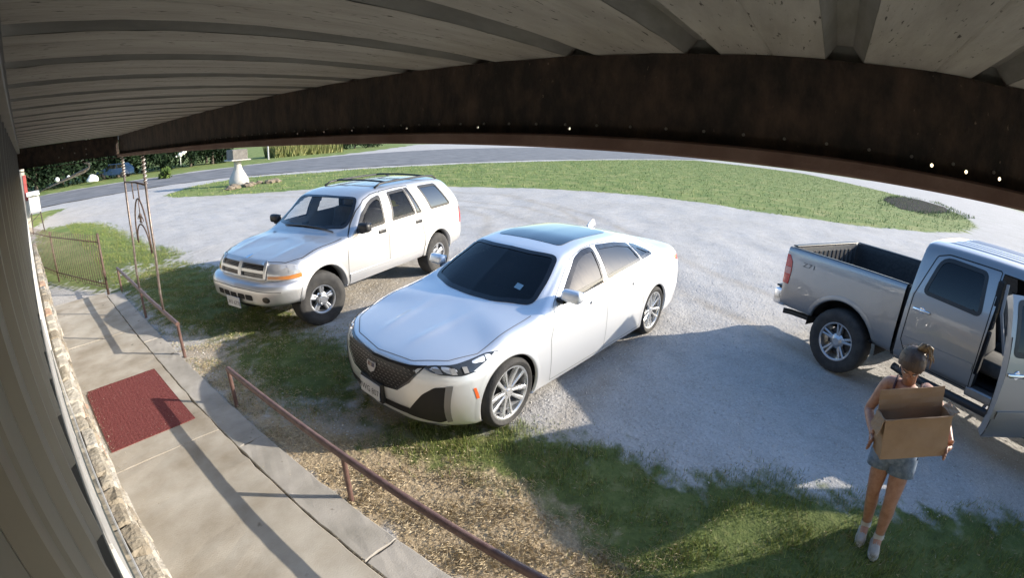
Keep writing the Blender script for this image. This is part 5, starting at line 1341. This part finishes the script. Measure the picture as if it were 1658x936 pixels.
    for s in (1, -1):
        arch_well(t, 0, .95*s, .43, .53, s, .42); arch_lip(bs, t, 0, .43, .50, s, p, w=.06, zmin=.56, off=.007)
        arch_well(t, 3.645, .95*s, .46, .48, s, .42); arch_lip(sh, t, 3.645, .46, .46, s, p, w=.06, zmin=.56, off=.007)
        for x in (0, 3.645): wheel(t, x, .885*s, .408, .411, .27, .245, s, 'six', steer=R(4) if x else 0)
        bs.patch('tail_light', [(-1.0, .89), (-1.0, 1.285), (-.955, 1.285), (-.90, 1.2), (-.885, 1.08), (-.90, .89)], 'y', s, m_red, t, off=.008, thick=.01)
        bs.patch('lamp_band', [(-1.0, 1.03), (-1.0, 1.12), (-.895, 1.12), (-.89, 1.03)], 'y', s, mat('lamp_pale', (.6, .25, .22), .2, coat=.8), t, off=.011)
        bm = BM(); tube(bm, [(.85, 1.04*s, .46), (1.0, 1.07*s, .455), (3.0, 1.07*s, .455), (3.1, 1.04*s, .46)], .045, 10); obj('step_bar', bm, m_blackp, t, smooth=True)
        for x in (1.1, 2.0, 2.85):
            bm = BM(); tube(bm, [(x, .8*s, .52), (x, 1.06*s, .46)], .025, 6); obj('step_bracket', bm, m_chrome, t)
        d = text_bm('Z71', .10)
        for v in d.verts:
            h, n = bs.cast(-.62+(v.co.x*1.3 if s < 0 else -v.co.x*1.3), 1.205+v.co.y*.8, 'y', s); v.co = h+n*.004
        obj('badge', d, mat('badge_dark', (.09, .09, .1), .4), t)
    # gap and mud flap between cab and bed, tailgate, bumper
    bm = BM(); box(bm, (.735, -.95, .55), (.762, .95, 1.36)); obj('bed_gap', bm, m_dark, t)
    tg = BM(); box(tg, (-1.035, -.83, .82), (-.975, .83, 1.375), .012); tgo = obj('tailgate', tg, p, t)
    bm = BM(); box(bm, (-1.045, -.84, 1.376), (-.965, .84, 1.392), .006); obj('gate_cap', bm, m_blackp, tgo)
    for k in range(13):
        y = -.72+.12*k; bm = BM(); box(bm, (-.976, y-.028, .98), (-.966, y+.028, 1.30), .004); obj('rib', bm, lnr, tgo)
    bm = BM(); box(bm, (.70, -.86, .90), (.732, .86, 1.36), .006); obj('bulkhead', bm, lnr, t)
    m_bump = mat('bumper_grey', (.62, .63, .65), .2, .95)
    bm = BM(); box(bm, (-1.17, -.86, .55), (-1.0, .86, .77), .03, seg=2)
    for s in (1, -1): box(bm, (-1.14, .85*s-.12, .55), (-.93, .85*s+.12, .77), .03, seg=2)
    obj('rear_bumper', bm, m_bump, t, smooth=True, auto=40)
    bm = BM(); box(bm, (-1.18, -.88, .772), (-.98, .88, .80), .01); obj('bumper_pad', bm, m_blackp, t)
    bm = BM(); tube(bm, [(-.5, -.6, .42), (-.95, -.72, .43), (-1.05, -.78, .43)], .04, 12, cap=False); obj('exhaust', bm, m_brake, t)
    bm = BM(); box(bm, (-.9, -.5, .42), (4.4, .5, .56), .03); obj('chassis', bm, m_dark, t)
    for xa in (0, 3.645):
        bm = BM(); tube(bm, [(xa, -.8, .40), (xa, .8, .40)], .07, 10); obj('axle', bm, m_dark, t)
    # nose, seen only from the side
    gr = rpoly([(-.62, .72), (.62, .72), (.66, 1.0), (-.66, 1.0)], .04)
    g_ = sh.patch('grille', gr, 'x', 1, m_gloss, t, off=.004); sh.patch('grille_frame', inset(gr, -.03), 'x', 1, m_chrome, g_, off=.02, hole=inset(gr, .01), thick=.02)
    sh.patch('crossbar', [(-.62, .84), (.62, .84), (.62, .89), (-.62, .89)], 'x', 1, m_chrome, g_, off=.02, step=.1)
    for s in (1, -1): sh.patch('headlight', [(.68*s, .78), (.83*s, .80), (.83*s, 1.0), (.69*s, 1.0)], 'x', 1, m_lamp, t, off=.01)
    bm = BM(); box(bm, (4.55, -.8, .5), (4.80, .8, .68), .05, seg=2); obj('front_bumper', bm, m_chrome, t, smooth=True, auto=40)
    return t
truck = build_truck()

# ================================================================== PERSON CARRYING A BOX
PR = Vector((3.14, -1.08, 0)); PF = Vector((-.944, .33, 0)); PL = Vector((-.33, -.944, 0))
def lp(l, f, z): return PL*l+PF*f+Vector((0, 0, z))
def skin_mesh(name, joints, edges, radii, root, sub=2):
    """One continuous surface grown round a skeleton of joints with a radius at each."""
    me = bpy.data.meshes.new(name); keys = list(joints); ix = {k: i for i, k in enumerate(keys)}
    me.from_pydata([tuple(joints[k]) for k in keys], [(ix[a], ix[b]) for a, b in edges], []); me.update()
    o = bpy.data.objects.new(name, me); COL.objects.link(o)
    sk = o.modifiers.new('skin', 'SKIN'); sk.branch_smoothing = .35
    for k in keys:
        r = radii[k]; v = me.skin_vertices[0].data[ix[k]]; v.radius = (r, r) if not isinstance(r, tuple) else r
        v.use_root = (k == root)
    ss = o.modifiers.new('sub', 'SUBSURF'); ss.levels = sub; ss.render_levels = sub
    bpy.context.view_layer.update()
    dg = bpy.context.evaluated_depsgraph_get(); m2 = bpy.data.meshes.new_from_object(o.evaluated_get(dg))
    bm = BM(); bm.from_mesh(m2); bpy.data.objects.remove(o); bpy.data.meshes.remove(me); bpy.data.meshes.remove(m2)
    return bm
def build_person():
    t = thing('person', 'person in dark strappy top, denim shorts and pale trainers carrying a cardboard box', 'person', tuple(PR))
    J = {}; E = []; Rr = {}
    def j(k, l, f, z, r, par=None):
        J[k] = lp(l, f, z); Rr[k] = r
        if par: E.append((par, k))
    j('pelvis', -.12, -.02, .80, (.125, .105))
    j('waist', -.145, -.02, .95, (.108, .085), 'pelvis'); j('ribs', -.17, -.02, 1.07, (.122, .095), 'waist'); j('chest', -.19, -.01, 1.19, (.125, .095), 'ribs')
    j('nbase', -.203, .0, 1.275, (.06, .055), 'chest'); j('neck', -.208, .02, 1.325, .048, 'nbase')
    j('jaw', -.215, .055, 1.37, .062, 'neck'); j('head', -.222, .05, 1.425, .085, 'jaw'); j('crown', -.228, .035, 1.47, .07, 'head')
    for s, n, sh, el, wr in ((-1, 'R', (-.335, -.01, 1.245), (-.405, .0, 1.0), (-.296, .215, .95)), (1, 'L', (-.045, -.01, 1.27), (.115, -.08, 1.09), (.205, .085, 1.03))):
        sx = -.19+.5*(sh[0]+.19)
        j('cl'+n, sx, -.005, 1.235, (.075, .07), 'chest')
        j('sh'+n, *sh, .056, 'cl'+n)
        j('ua'+n, *[a*.5+b*.5 for a, b in zip(sh, el)], .045, 'sh'+n); j('el'+n, *el, .037, 'ua'+n)
        j('fa'+n, *[a*.6+b*.4 for a, b in zip(el, wr)], .036, 'el'+n); j('wr'+n, *wr, .024, 'fa'+n)
        # palm flat against the carton side, fingers reaching forward along it, thumb up
        ex = -.012*s
        pal = (wr[0]+ex, wr[1]+.045, wr[2]-.008); j('pa'+n, *pal, (.03, .018), 'wr'+n)
        for q, (du_, ln) in enumerate(((.026, .062), (.009, .07), (-.008, .066), (-.024, .052))):
            b_ = (pal[0]+ex*.3, pal[1]+.035, pal[2]+du_); j('f%d%s' % (q, n), *b_, .0095, 'pa'+n)
            m_ = (b_[0]+ex*.4, b_[1]+ln*.5, b_[2]+du_*.1-.006); j('m%d%s' % (q, n), *m_, .0085, 'f%d%s' % (q, n))
            j('t%d%s' % (q, n), m_[0]-ex*.9, m_[1]+ln*.42, m_[2]-.016, .0072, 'm%d%s' % (q, n))
        j('th'+n, wr[0]+ex, wr[1]+.03, wr[2]+.032, .011, 'wr'+n); j('tt'+n, wr[0]-ex*.3, wr[1]+.065, wr[2]+.058, .009, 'th'+n)
    for n, hp, kn, an, to in (('R', (-.195, -.015, .755), (-.15, .035, .45), (-.09, -.05, .10), (-.068, .06, .035)), ('L', (-.045, -.01, .765), (.0, .07, .44), (.042, .035, .11), (.075, .15, .035))):
        j('hp'+n, *hp, (.088, .088), 'pelvis'); j('mt'+n, *[a*.55+b*.45 for a, b in zip(hp, kn)], .075, 'hp'+n); j('kn'+n, *kn, .052, 'mt'+n)
        ca = [a*.68+b*.32 for a, b in zip(kn, an)]; ca[1] -= .015; j('ca'+n, *ca, .054, 'kn'+n); j('an'+n, *an, .034, 'ca'+n)
        j('to'+n, *to, .03, 'an'+n)
    m_skin = mat('skin', (.33, .17, .11), .5, col2=(.44, .245, .17), nscale=22, spec=.35, bump=.12, bscale=120)
    bm = skin_mesh('body', J, E, Rr, 'pelvis')
    body = obj('body', bm, m_skin, t, smooth=True)
    # face: brow, eyes, nose, lips and ears on a bowed head
    hc = J['head']; up = Vector((-.03, 0, 1)).normalized(); fw = (PF*.62+PL*.12+Vector((0, 0, -.78))).normalized(); upv = (Vector((0, 0, 1))-fw*fw.z).normalized(); rt = PL
    def fpt(a, b, c): return hc+rt*a+upv*b+fw*c
    bm = BM(); tube(bm, [fpt(0, .015, .078), fpt(0, -.008, .094), fpt(0, -.022, .1), fpt(0, -.03, .082)], [.006, .01, .013, .008], 8); obj('nose', bm, m_skin, t, smooth=True)
    for s in (-1, 1):
        bm = BM(); bmesh.ops.create_uvsphere(bm, u_segments=10, v_segments=8, radius=.0095)
        for v in bm.verts: v.co += fpt(.031*s, .010, .070)
        e = obj('eye', bm, mat('eye_white', (.7, .68, .65), .2), t, smooth=True)
        bm = BM(); bmesh.ops.create_uvsphere(bm, u_segments=8, v_segments=6, radius=.0065)
        for v in bm.verts: v.co += fpt(.031*s, .006, .0745)
        obj('iris', bm, mat('iris', (.05, .03, .02), .2), e, smooth=True)
        bm = BM(); tube(bm, [fpt(.015*s, .03, .08), fpt(.034*s, .034, .077), fpt(.05*s, .027, .064)], [.003, .004, .002], 5); obj('eyebrow', bm, mat('hair_dark', (.045, .026, .018), .55, col2=(.10, .06, .035), nscale=40, stretch=(1, 1, .15)), t)
        bm = BM(); bmesh.ops.create_uvsphere(bm, u_segments=10, v_segments=8, radius=1)
        for v in bm.verts: v.co = fpt(.082*s+v.co.x*.008, -.005+v.co.z*.028, -.0+v.co.y*.016)
        obj('ear', bm, m_skin, t, smooth=True)
    bm = BM(); tube(bm, [fpt(-.022, -.052, .066), fpt(0, -.05, .078), fpt(.022, -.052, .066)], [.003, .007, .003], 6); obj('lips', bm, mat('lips', (.35, .11, .09), .4), t, smooth=True)
    # hair drawn back; strands to one side coloured lighter, as if sunlit
    bm = BM(); bmesh.ops.create_icosphere(bm, subdivisions=4, radius=1)
    dele = []
    for v in bm.verts:
        n = v.co.copy(); a = math.atan2(n.x, n.z); rr = 1+.03*math.sin(22*math.atan2(n.x, n.y)+6*n.z)
        if n.y > .5 and n.z < .25+.2*n.y-.3*abs(n.x): dele.append(v)
        if n.z < -.62: dele.append(v)
        v.co = fpt(n.x*.092*rr, .012+n.z*.102*rr, -.012+n.y*.1*rr)
    bmesh.ops.delete(bm, geom=list(set(dele)), context='VERTS')
    hair = obj('hair', bm, MATS['hair_dark'], t, smooth=True)
    bm = BM()
    for k in range(16):
        a = k*.4; q_ = random.uniform(.8, 1.25)
        tube(bm, [fpt(.02+.02*math.cos(a), .075+.02*math.sin(a), -.07), fpt((.05+.03*math.cos(a))*q_, .09+.035*math.sin(a), -.10), fpt((.085+.025*math.cos(a))*q_, .03+.05*math.sin(a), -.085+.03*math.cos(a*2)), fpt((.10+.02*math.cos(a))*q_, -.03+.05*math.sin(a*1.7), -.05+.03*math.cos(a*3))], [.010, .011, .007, .002], 5)
    for k in range(40):                                          # flyaway strands
        a = random.uniform(0, 6.28); b_ = random.uniform(-.4, 1.2); r0 = .1
        p0 = fpt(r0*math.cos(a)*math.cos(b_), .012+r0*math.sin(b_), -.012+r0*math.sin(a)*math.cos(b_)); d_ = (p0-hc).normalized()
        tube(bm, [p0, p0+d_*.012+rt*random.uniform(-.02, .02), p0+d_*.018+rt*random.uniform(-.04, .04)-upv*.02], [.0014, .0012, .0006], 4)
    obj('sunlit_strands', bm, mat('hair_sunlit', (.10, .065, .04), .5, col2=(.26, .18, .10), nscale=50), hair, smooth=True); t.children_recursive[-1]['kind'] = 'stuff'
    # strappy top
    def rings(levels, n=24):
        bm = BM(); rs = []
        for (l, f, z, a, b) in levels:
            rs.append([bm.verts.new(lp(l+a*math.cos(2*math.pi*k/n), f+b*math.sin(2*math.pi*k/n)*(1 if math.sin(2*math.pi*k/n) < 0 else 1.05), z+.004*math.sin(k*2.3+z*40))) for k in range(n)])
        for A, B in zip(rs, rs[1:]):
            for k in range(n): bm.faces.new((A[k], A[(k+1) % n], B[(k+1) % n], B[k]))
        return bm
    m_top = mat('top_fabric', (.05, .02, .025), .85, col2=(.075, .03, .035), nscale=30)
    top = obj('top', rings([(-.125, -.02, .86, .142, .118), (-.145, -.02, .95, .126, .104), (-.17, -.015, 1.07, .14, .118), (-.185, .0, 1.15, .142, .122), (-.19, .0, 1.175, .135, .116)]), m_top, t, smooth=True)
    for s in (-1, 1):
        bm = BM(); tube(bm, [lp(-.19+.075*s, .105, 1.17), lp(-.197+.085*s, .075, 1.245), lp(-.2+.085*s, .0, 1.30), lp(-.195+.08*s, -.075, 1.25), lp(-.19+.07*s, -.105, 1.17)], .0095, 6); obj('strap', bm, m_top, top, smooth=True)
    m_den = mat('denim', (.10, .14, .20), .9, col2=(.19, .24, .31), nscale=26, bump=.2, bscale=160)
    sh = obj('shorts', rings([(-.13, -.02, .90, .138, .116), (-.12, -.02, .82, .152, .128), (-.12, -.015, .745, .166, .118)]), m_den, t, smooth=True)
    for n in 'RL':
        h, k = J['hp'+n], J['kn'+n]
        a = h+(k-h)*-.03; b = h+(k-h)*.36
        bm = BM(); tube(bm, [a, a+(b-a)*.5, b, b+(b-a)*.02], [.096, .1, .101, .094], 20, cap=False); obj('leg_cuff', bm, m_den, sh, smooth=True)
    m_shoe = mat('trainer', (.42, .41, .39), .8, col2=(.33, .32, .30), nscale=20); m_sole = mat('sole', (.52, .51, .49), .8)
    for n in 'RL':
        an, to = J['an'+n], J['to'+n]; d = (to-an); d.z = 0; d.normalize(); w = Vector((0, 0, 1)).cross(d)
        base = Vector((an.x, an.y, 0)); z0 = .008 if n == 'R' else .02
        bm = BM(); prev = None
        for (u, hw, hh) in ((-.075, .01, .05), (-.066, .03, .085), (-.03, .036, .10), (.02, .038, .092), (.08, .043, .062), (.13, .042, .046), (.165, .028, .036), (.178, .008, .025)):
            ring = [bm.verts.new(base+d*u*.88+w*hw*.9*math.cos(q)+Vector((0, 0, z0+.02+max(math.sin(q), -.2)*hh))) for q in np.linspace(0, 2*math.pi, 15)[:-1]]
            if prev:
                for q in range(14): bm.faces.new((prev[q], prev[(q+1) % 14], ring[(q+1) % 14], ring[q]))
            else: bm.faces.new(ring[::-1])
            prev = ring
        bm.faces.new(prev); so = obj('shoe', fixn(bm), m_shoe, t, smooth=True)
        bm = BM(); pl = [(-.08, 0), (-.07, .034), (0, .04), (.09, .048), (.15, .04), (.185, .012), (.185, -.012), (.15, -.04), (.09, -.048), (0, -.04), (-.07, -.034)]
        A = [bm.verts.new(base+d*u*.88+w*v*.9+Vector((0, 0, z0-.006))) for u, v in pl]; B = [bm.verts.new(base+d*u*.88+w*v*.9+Vector((0, 0, z0+.02))) for u, v in pl]
        bm.faces.new(A[::-1]); bm.faces.new(B)
        for q in range(len(pl)): bm.faces.new((A[q], A[(q+1) % len(pl)], B[(q+1) % len(pl)], B[q]))
        obj('sole', fixn(bm), m_sole, so)
        bm = BM(); tube(bm, [Vector((an.x, an.y, z0+.09)), J['an'+n]+(J['ca'+n]-J['an'+n])*.22], [.041, .04], 14, cap=False); obj('sock', bm, m_sole, so, smooth=True)
    return t
person = build_person()
# cardboard carton held against the body, its flaps standing open
def build_box():
    o = Vector((2.80, -.775, .915)); w = Vector((.10, -.42, .085)); u = Vector((.012, .04, .26)); u = (u-w*(u.dot(w)/w.dot(w))); v = u.cross(w).normalized()
    if v.x < 0: v = -v
    wl, ul, vl = w.length, u.length*1.0, .15; w.normalize(); u.normalize()
    t = thing('carton', 'open brown cardboard carton held in the arms of the walking person', 'box', tuple(o))
    m_card = mat('cardboard', (.30, .195, .115), .85, col2=(.35, .235, .145), nscale=6, bump=.06, bscale=90); m_edge = mat('card_edge', (.42, .30, .19), .9)
    def panel(nm, a, b, c, th=.005, m=m_card):
        """Thin board from corner a along b and c."""
        n = b.cross(c).normalized()*th; bm = BM(); nb, nc = 6, 4
        g = [[[bm.verts.new(a+b*(i/nb)+c*(k/nc)+n*s+n.normalized()*(.003*math.sin(i*1.3+k*2.1))) for k in range(nc+1)] for i in range(nb+1)] for s in (0, 1)]
        for s in (0, 1):
            for i in range(nb):
                for k in range(nc): bm.faces.new((g[s][i][k], g[s][i+1][k], g[s][i+1][k+1], g[s][i][k+1]))
        for i in range(nb):
            for k in (0, nc): bm.faces.new((g[0][i][k], g[0][i+1][k], g[1][i+1][k], g[1][i][k]))
        for k in range(nc):
            for i in (0, nb): bm.faces.new((g[0][i][k], g[0][i][k+1], g[1][i][k+1], g[1][i][k]))
        return obj(nm, fixn(bm), m, t)
    O = Vector((0, 0, 0)); W, U, V = w*wl, u*ul, v*vl
    panel('side_panel', O, W, U); panel('side_panel', V, W, U); panel('side_panel', O, V, U); panel('side_panel', W, V, U); panel('base_panel', O, W, V)
    panel('flap', V+U, W*.98+W*.01, (u*.135-v*.005)); panel('flap', U+W, V, (w*.05-u*.01-v*.0)+u*.035)
    panel('flap', U, V, (-w*.035-u*.10)); panel('flap', U, W, (-v*.006+u*.0)-u*.0+Vector((-.01, 0, .012)))
    return t
carton = build_box()

# ================================================================== BEYOND THE LOT
ped = thing('pedestal', 'white bell shaped concrete pedestal under a square block near the road', 'pedestal', (12.1, 28.8, 0)); ped.scale = (1, 1, .80)
m_cst = mat('cast_concrete', (.42, .4, .37), .85, col2=(.52, .5, .47), nscale=3, bump=.2, bscale=20)
bm = BM(); lathe(bm, [(0, 0), (.56, 0), (.62, .15), (.62, .4), (.54, .66), (.4, .98), (.28, 1.25), (.23, 1.5), (.22, 1.74), (.27, 1.85), (.36, 1.9), (0, 1.9)], 36); obj('base', fixn(bm), m_cst, ped, smooth=True, auto=50)
bm = BM(); box(bm, (-.64, -.64, 1.9), (.64, .64, 2.0), .03); obj('slab', bm, m_cst, ped)
bm = BM(); box(bm, (-.5, -.5, 2.0), (.5, .5, 2.75), .04); obj('block', bm, mat('block_grey', (.13, .12, .11), .85, col2=(.2, .185, .17), nscale=4), ped)
random.seed(5)
for k in range(10):
    bm = BM(); bmesh.ops.create_icosphere(bm, subdivisions=2, radius=random.uniform(.16, .3))
    for v in bm.verts: v.co = Vector((v.co.x*1.3, v.co.y, v.co.z*.7))*(1+.25*math.sin(v.co.x*21+k)*math.cos(v.co.z*17))
    tag(obj('rock', bm, mat('rock_dark', (.14, .11, .08), .9, col2=(.24, .2, .15), nscale=8), loc=(10.6+.42*k+random.uniform(-.2, .2), 26.6+.42*k-.05*k*k*.5+random.uniform(-.4, .3), .06)),
        'rough brown rock bedded in the grass at the foot of the white pedestal', 'rock', 'rocks round the pedestal')
def leaf_cloud(n, c, r, size, seed, low=0.):
    g = np.random.default_rng(seed); V = []
    cl = g.normal(0, 1, (26, 3)); cl /= np.linalg.norm(cl, axis=1)[:, None]; cl *= g.uniform(.35, .95, (26, 1))
    P = cl[g.integers(0, 26, n)]+g.normal(0, .2, (n, 3)); P = P*np.array(r)+np.array(c); P = P[P[:, 2] > low]; n = len(P)
    d1 = g.normal(0, 1, (n, 3)); d1 /= np.linalg.norm(d1, axis=1)[:, None]; d2 = np.cross(d1, g.normal(0, 1, (n, 3))); d2 /= np.linalg.norm(d2, axis=1)[:, None]
    s = size*g.uniform(.5, 1.4, (n, 1))
    V = np.stack([P-d1*s, P+d2*s*.45, P+d1*s, P-d2*s*.45], 1).reshape(-1, 3)
    F = np.arange(4*n).reshape(-1, 4); return V, F, n
def tree(x, y, h, r, label, seed, dark=True, low=.05, n=2600, group='trees along the far side of the road', cat='tree', name='shade_tree'):
    t = thing(name, label, cat, (x, y, 0), 0, group)
    bm = BM(); g = random.Random(seed)
    tube(bm, [(0, 0, -.2), (.1, 0, h*.25), (-.05, .1, h*.5), (.1, .05, h*.8)], [.22, .17, .12, .05], 9)
    for k in range(6):
        a = k*1.05+g.random(); z = h*g.uniform(.15, .6); tube(bm, [(0, 0, z), (math.cos(a)*r*.4, math.sin(a)*r*.4, z+h*.1), (math.cos(a)*r*.75, math.sin(a)*r*.75, z+h*.22)], [.08, .05, .02], 6)
    obj('trunk', bm, mat('bark', (.06, .05, .04), .9, col2=(.12, .1, .08), nscale=12), t)
    V, F, _ = leaf_cloud(n, (0, 0, h*.5), (r, r, h*.52), .27, seed, low)
    m = mat('leaf_dark', (.010, .020, .012), .75, col2=(.022, .04, .018), nscale=.9, spec=.08) if dark else mat('leaf_mid', (.04, .075, .02), .7, col2=(.09, .13, .03), nscale=.9, spec=.15)
    obj('crown', (V, F), m, t); return t
TL = ['broad dark tree leafed to the ground behind the iron column', 'dark tree with low skirts far left across the road', 'dense dark tree left of the white pedestal']
k = 0
for x in np.arange(-12, 26, 3.3):
    tree(x+random.uniform(-.6, .6), 59+max(0, x)*.36+random.uniform(-.6, .8), random.uniform(6.5, 9), 2.9, 'dark leafy tree with skirts to the ground, one of the row across the road', 100+k); k += 1
for x, y in ((-9, 63), (-2, 64), (5, 66), (12, 68), (19, 72), (26, 74)):
    tree(x, y, 9.5, 4., 'dark leafy tree with skirts to the ground, one of the row across the road', 140+k); k += 1
tree(26.6, 69, 3.2, 1.6, 'dark shrub beside the white pedestal across the road', 77, name='dark_shrub', cat='shrub', group=None)
for x, y in ((63, 92), (71, 97), (80, 103)):
    tree(x, y, 5, 4.6, 'low dark shrub in the distance beyond the bend of the road', 160+k, group='far shrubs beyond the road', name='dark_shrub', cat='shrub'); k += 1
tree(12.2, 46.2, .8, .7, 'small pale roadside bush growing beside the far verge', 91, dark=False, n=200, group=None, name='roadside_bush', cat='shrub', low=.02)
# tall yellow green reeds
def reeds(n):
    g = np.random.default_rng(3); x = g.uniform(35, 53, n); y = 70+(x-35)*.42+g.uniform(-1.6, 2.2, n); h = g.uniform(1.2, 3.0, n); a = g.uniform(0, 6.3, n); w = .09
    le = g.normal(0, .35, (n, 2))
    b0 = np.stack([x-np.cos(a)*w, y-np.sin(a)*w, 0*x], 1); b1 = np.stack([x+np.cos(a)*w, y+np.sin(a)*w, 0*x], 1); tp = np.stack([x+le[:, 0], y+le[:, 1], h], 1)
    return np.stack([b0, b1, tp], 1).reshape(-1, 3), np.arange(3*n).reshape(-1, 3)
tag(obj('reeds', reeds(5200), mat('reed', (.12, .15, .045), .8, col2=(.27, .26, .10), nscale=1.3)), kind='stuff')
bm = BM(); tube(bm, [(0, 0, -.3), (0, 0, 3.6)], .12, 10); tag(obj('roadside_post', bm, mat('post_grey', (.4, .41, .43), .6), loc=(32.2, 65.2, 0)), 'plain grey post standing left of the tall reeds', 'post')
# blue van under the trees, pale heap and white letterbox shapes
def far_van(x, y, rz):
    t = thing('blue_van', 'small blue vehicle parked in the shade under the dark trees', 'car', (x, y, 0), rz)
    b = paint('van_blue', (.03, .07, .16), .3, .35)
    bm = BM(); prism(bm, [(-2.1, .35), (-2.15, 1.0), (-1.9, 1.15), (-1.5, 1.62), (.4, 1.66), (1.15, 1.1), (2.05, .95), (2.1, .4)], -.85, .85, 'y'); bmesh.ops.bevel(bm, geom=bm.edges[:], offset=.08, segments=2, affect='EDGES'); obj('body', fixn(bm), b, t, smooth=True, auto=40)
    for s in (-1, 1):
        for pl in ([(-1.75, 1.12), (-1.42, 1.53), (-.65, 1.56), (-.65, 1.12)], [(-.58, 1.12), (-.58, 1.56), (.32, 1.56), (.85, 1.12)]):
            bm = BM(); prism(bm, pl, .851*s, .856*s, 'y'); obj('window', fixn(bm), m_gloss, t)
        for xx in (-1.3, 1.3):
            bm = BM(); lathe(bm, [(0, .12), (.2, .12), (.22, .1), (.34, .1), (.36, 0), (.34, -.1), (0, -.1)], 20, 'y', (xx, .78*s, .34), sgn=s); obj('wheel', fixn(bm), m_tyre, t, smooth=True, auto=40)
    return t
fv = far_van(10.2, 61.6, 2.6)
bm = BM(); bmesh.ops.create_icosphere(bm, subdivisions=3, radius=.6)
for v in bm.verts:
    n = v.co; v.co = Vector((n.x*1.1, n.y, max(-.1, n.z)*1.15*(1-.35*math.hypot(n.x, n.y))))*(1+.06*math.sin(n.x*9+n.z*7))
tag(obj('tarp_heap', bm, mat('white_tarp', (.82, .81, .78), .7), smooth=True, loc=(7.0, 57.0, .3)), 'white rounded heap before the dark trees left of the iron column', 'heap')
bm = BM()
for a, b, r in ((0, 1.25, .3), (.42, 1.45, .26), (.7, 1.6, .2), (-.5, 1.1, .12)):
    bmesh.ops.create_icosphere(bm, subdivisions=2, radius=r, matrix=Matrix.Translation((a, 0, b)))
tube(bm, [(0, 0, 0), (0, 0, 1.1)], .05, 6)
tag(obj('white_blossom_bush', bm, mat('blossom', (.8, .8, .78), .8, col2=(.6, .62, .55), nscale=6), smooth=True, loc=(18.6, 62.6, .5)), 'white flowering bush catching the sun before the dark trees', 'shrub')
for x, y, r in ((3.2, 55.5, .25), (4.4, 55.9, .2)):
    bm = BM(); bmesh.ops.create_icosphere(bm, subdivisions=2, radius=r); tag(obj('pale_flower_clump', bm, MATS['blossom'], loc=(x, y, 1.0 if r > .22 else 1.05)), 'larger round white flower clump among the far left trees' if r > .22 else 'smaller round white flower clump among the far left trees', 'flowers')
# taller growth round the ditch and a ragged verge edge
def tufts(polys, n, h, w, seed, name, mats):
    g = np.random.default_rng(seed); allV = []
    for poly in polys:
        P = np.array(poly); lo, hi = P.min(0), P.max(0); x = g.uniform(lo[0], hi[0], n); y = g.uniform(lo[1], hi[1], n); k = inpoly(x, y, poly); x, y = x[k], y[k]; m = len(x)
        hh = h*g.uniform(.4, 1.3, m); a = g.uniform(0, 6.3, m); ww = w*g.uniform(.6, 1.4, m); le = g.normal(0, .35, (m, 2))*hh[:, None]; z = ground_z(x, y)
        allV.append(np.stack([np.stack([x-np.cos(a)*ww, y-np.sin(a)*ww, z], 1), np.stack([x+np.cos(a)*ww, y+np.sin(a)*ww, z], 1), np.stack([x+le[:, 0], y+le[:, 1], z+hh], 1)], 1).reshape(-1, 3))
    V = np.concatenate(allV); o = obj(name, (V, np.arange(len(V)).reshape(-1, 3)), mats); n_ = len(V)//3
    o.data.polygons.foreach_set('material_index', g.integers(0, len(mats), n_).astype(np.int32)); return tag(o, kind='stuff')
vm = [mat('verge_a', (.11, .18, .045), .8, col2=(.17, .24, .065), nscale=.7), mat('verge_b', (.22, .26, .085), .8, col2=(.32, .32, .12), nscale=.7)]
tufts([VERGE], 42000, .12, .02, 21, 'verge_grass', vm)
tufts([[(37, -5), (48, -6), (62, -9.5), (68, -13.5), (60, -16), (66, -14.2), (62, -10.6), (48, -6.7), (41, -6.8)], [(39, -7), (49, -13), (58, -15), (66, -14), (66, -16), (48, -15.5), (38, -10)]], 2600, .22, .035, 22, 'ditch_growth', [mat('verge_c', (.04, .08, .022), .8, col2=(.09, .12, .035), nscale=.5), vm[1]])
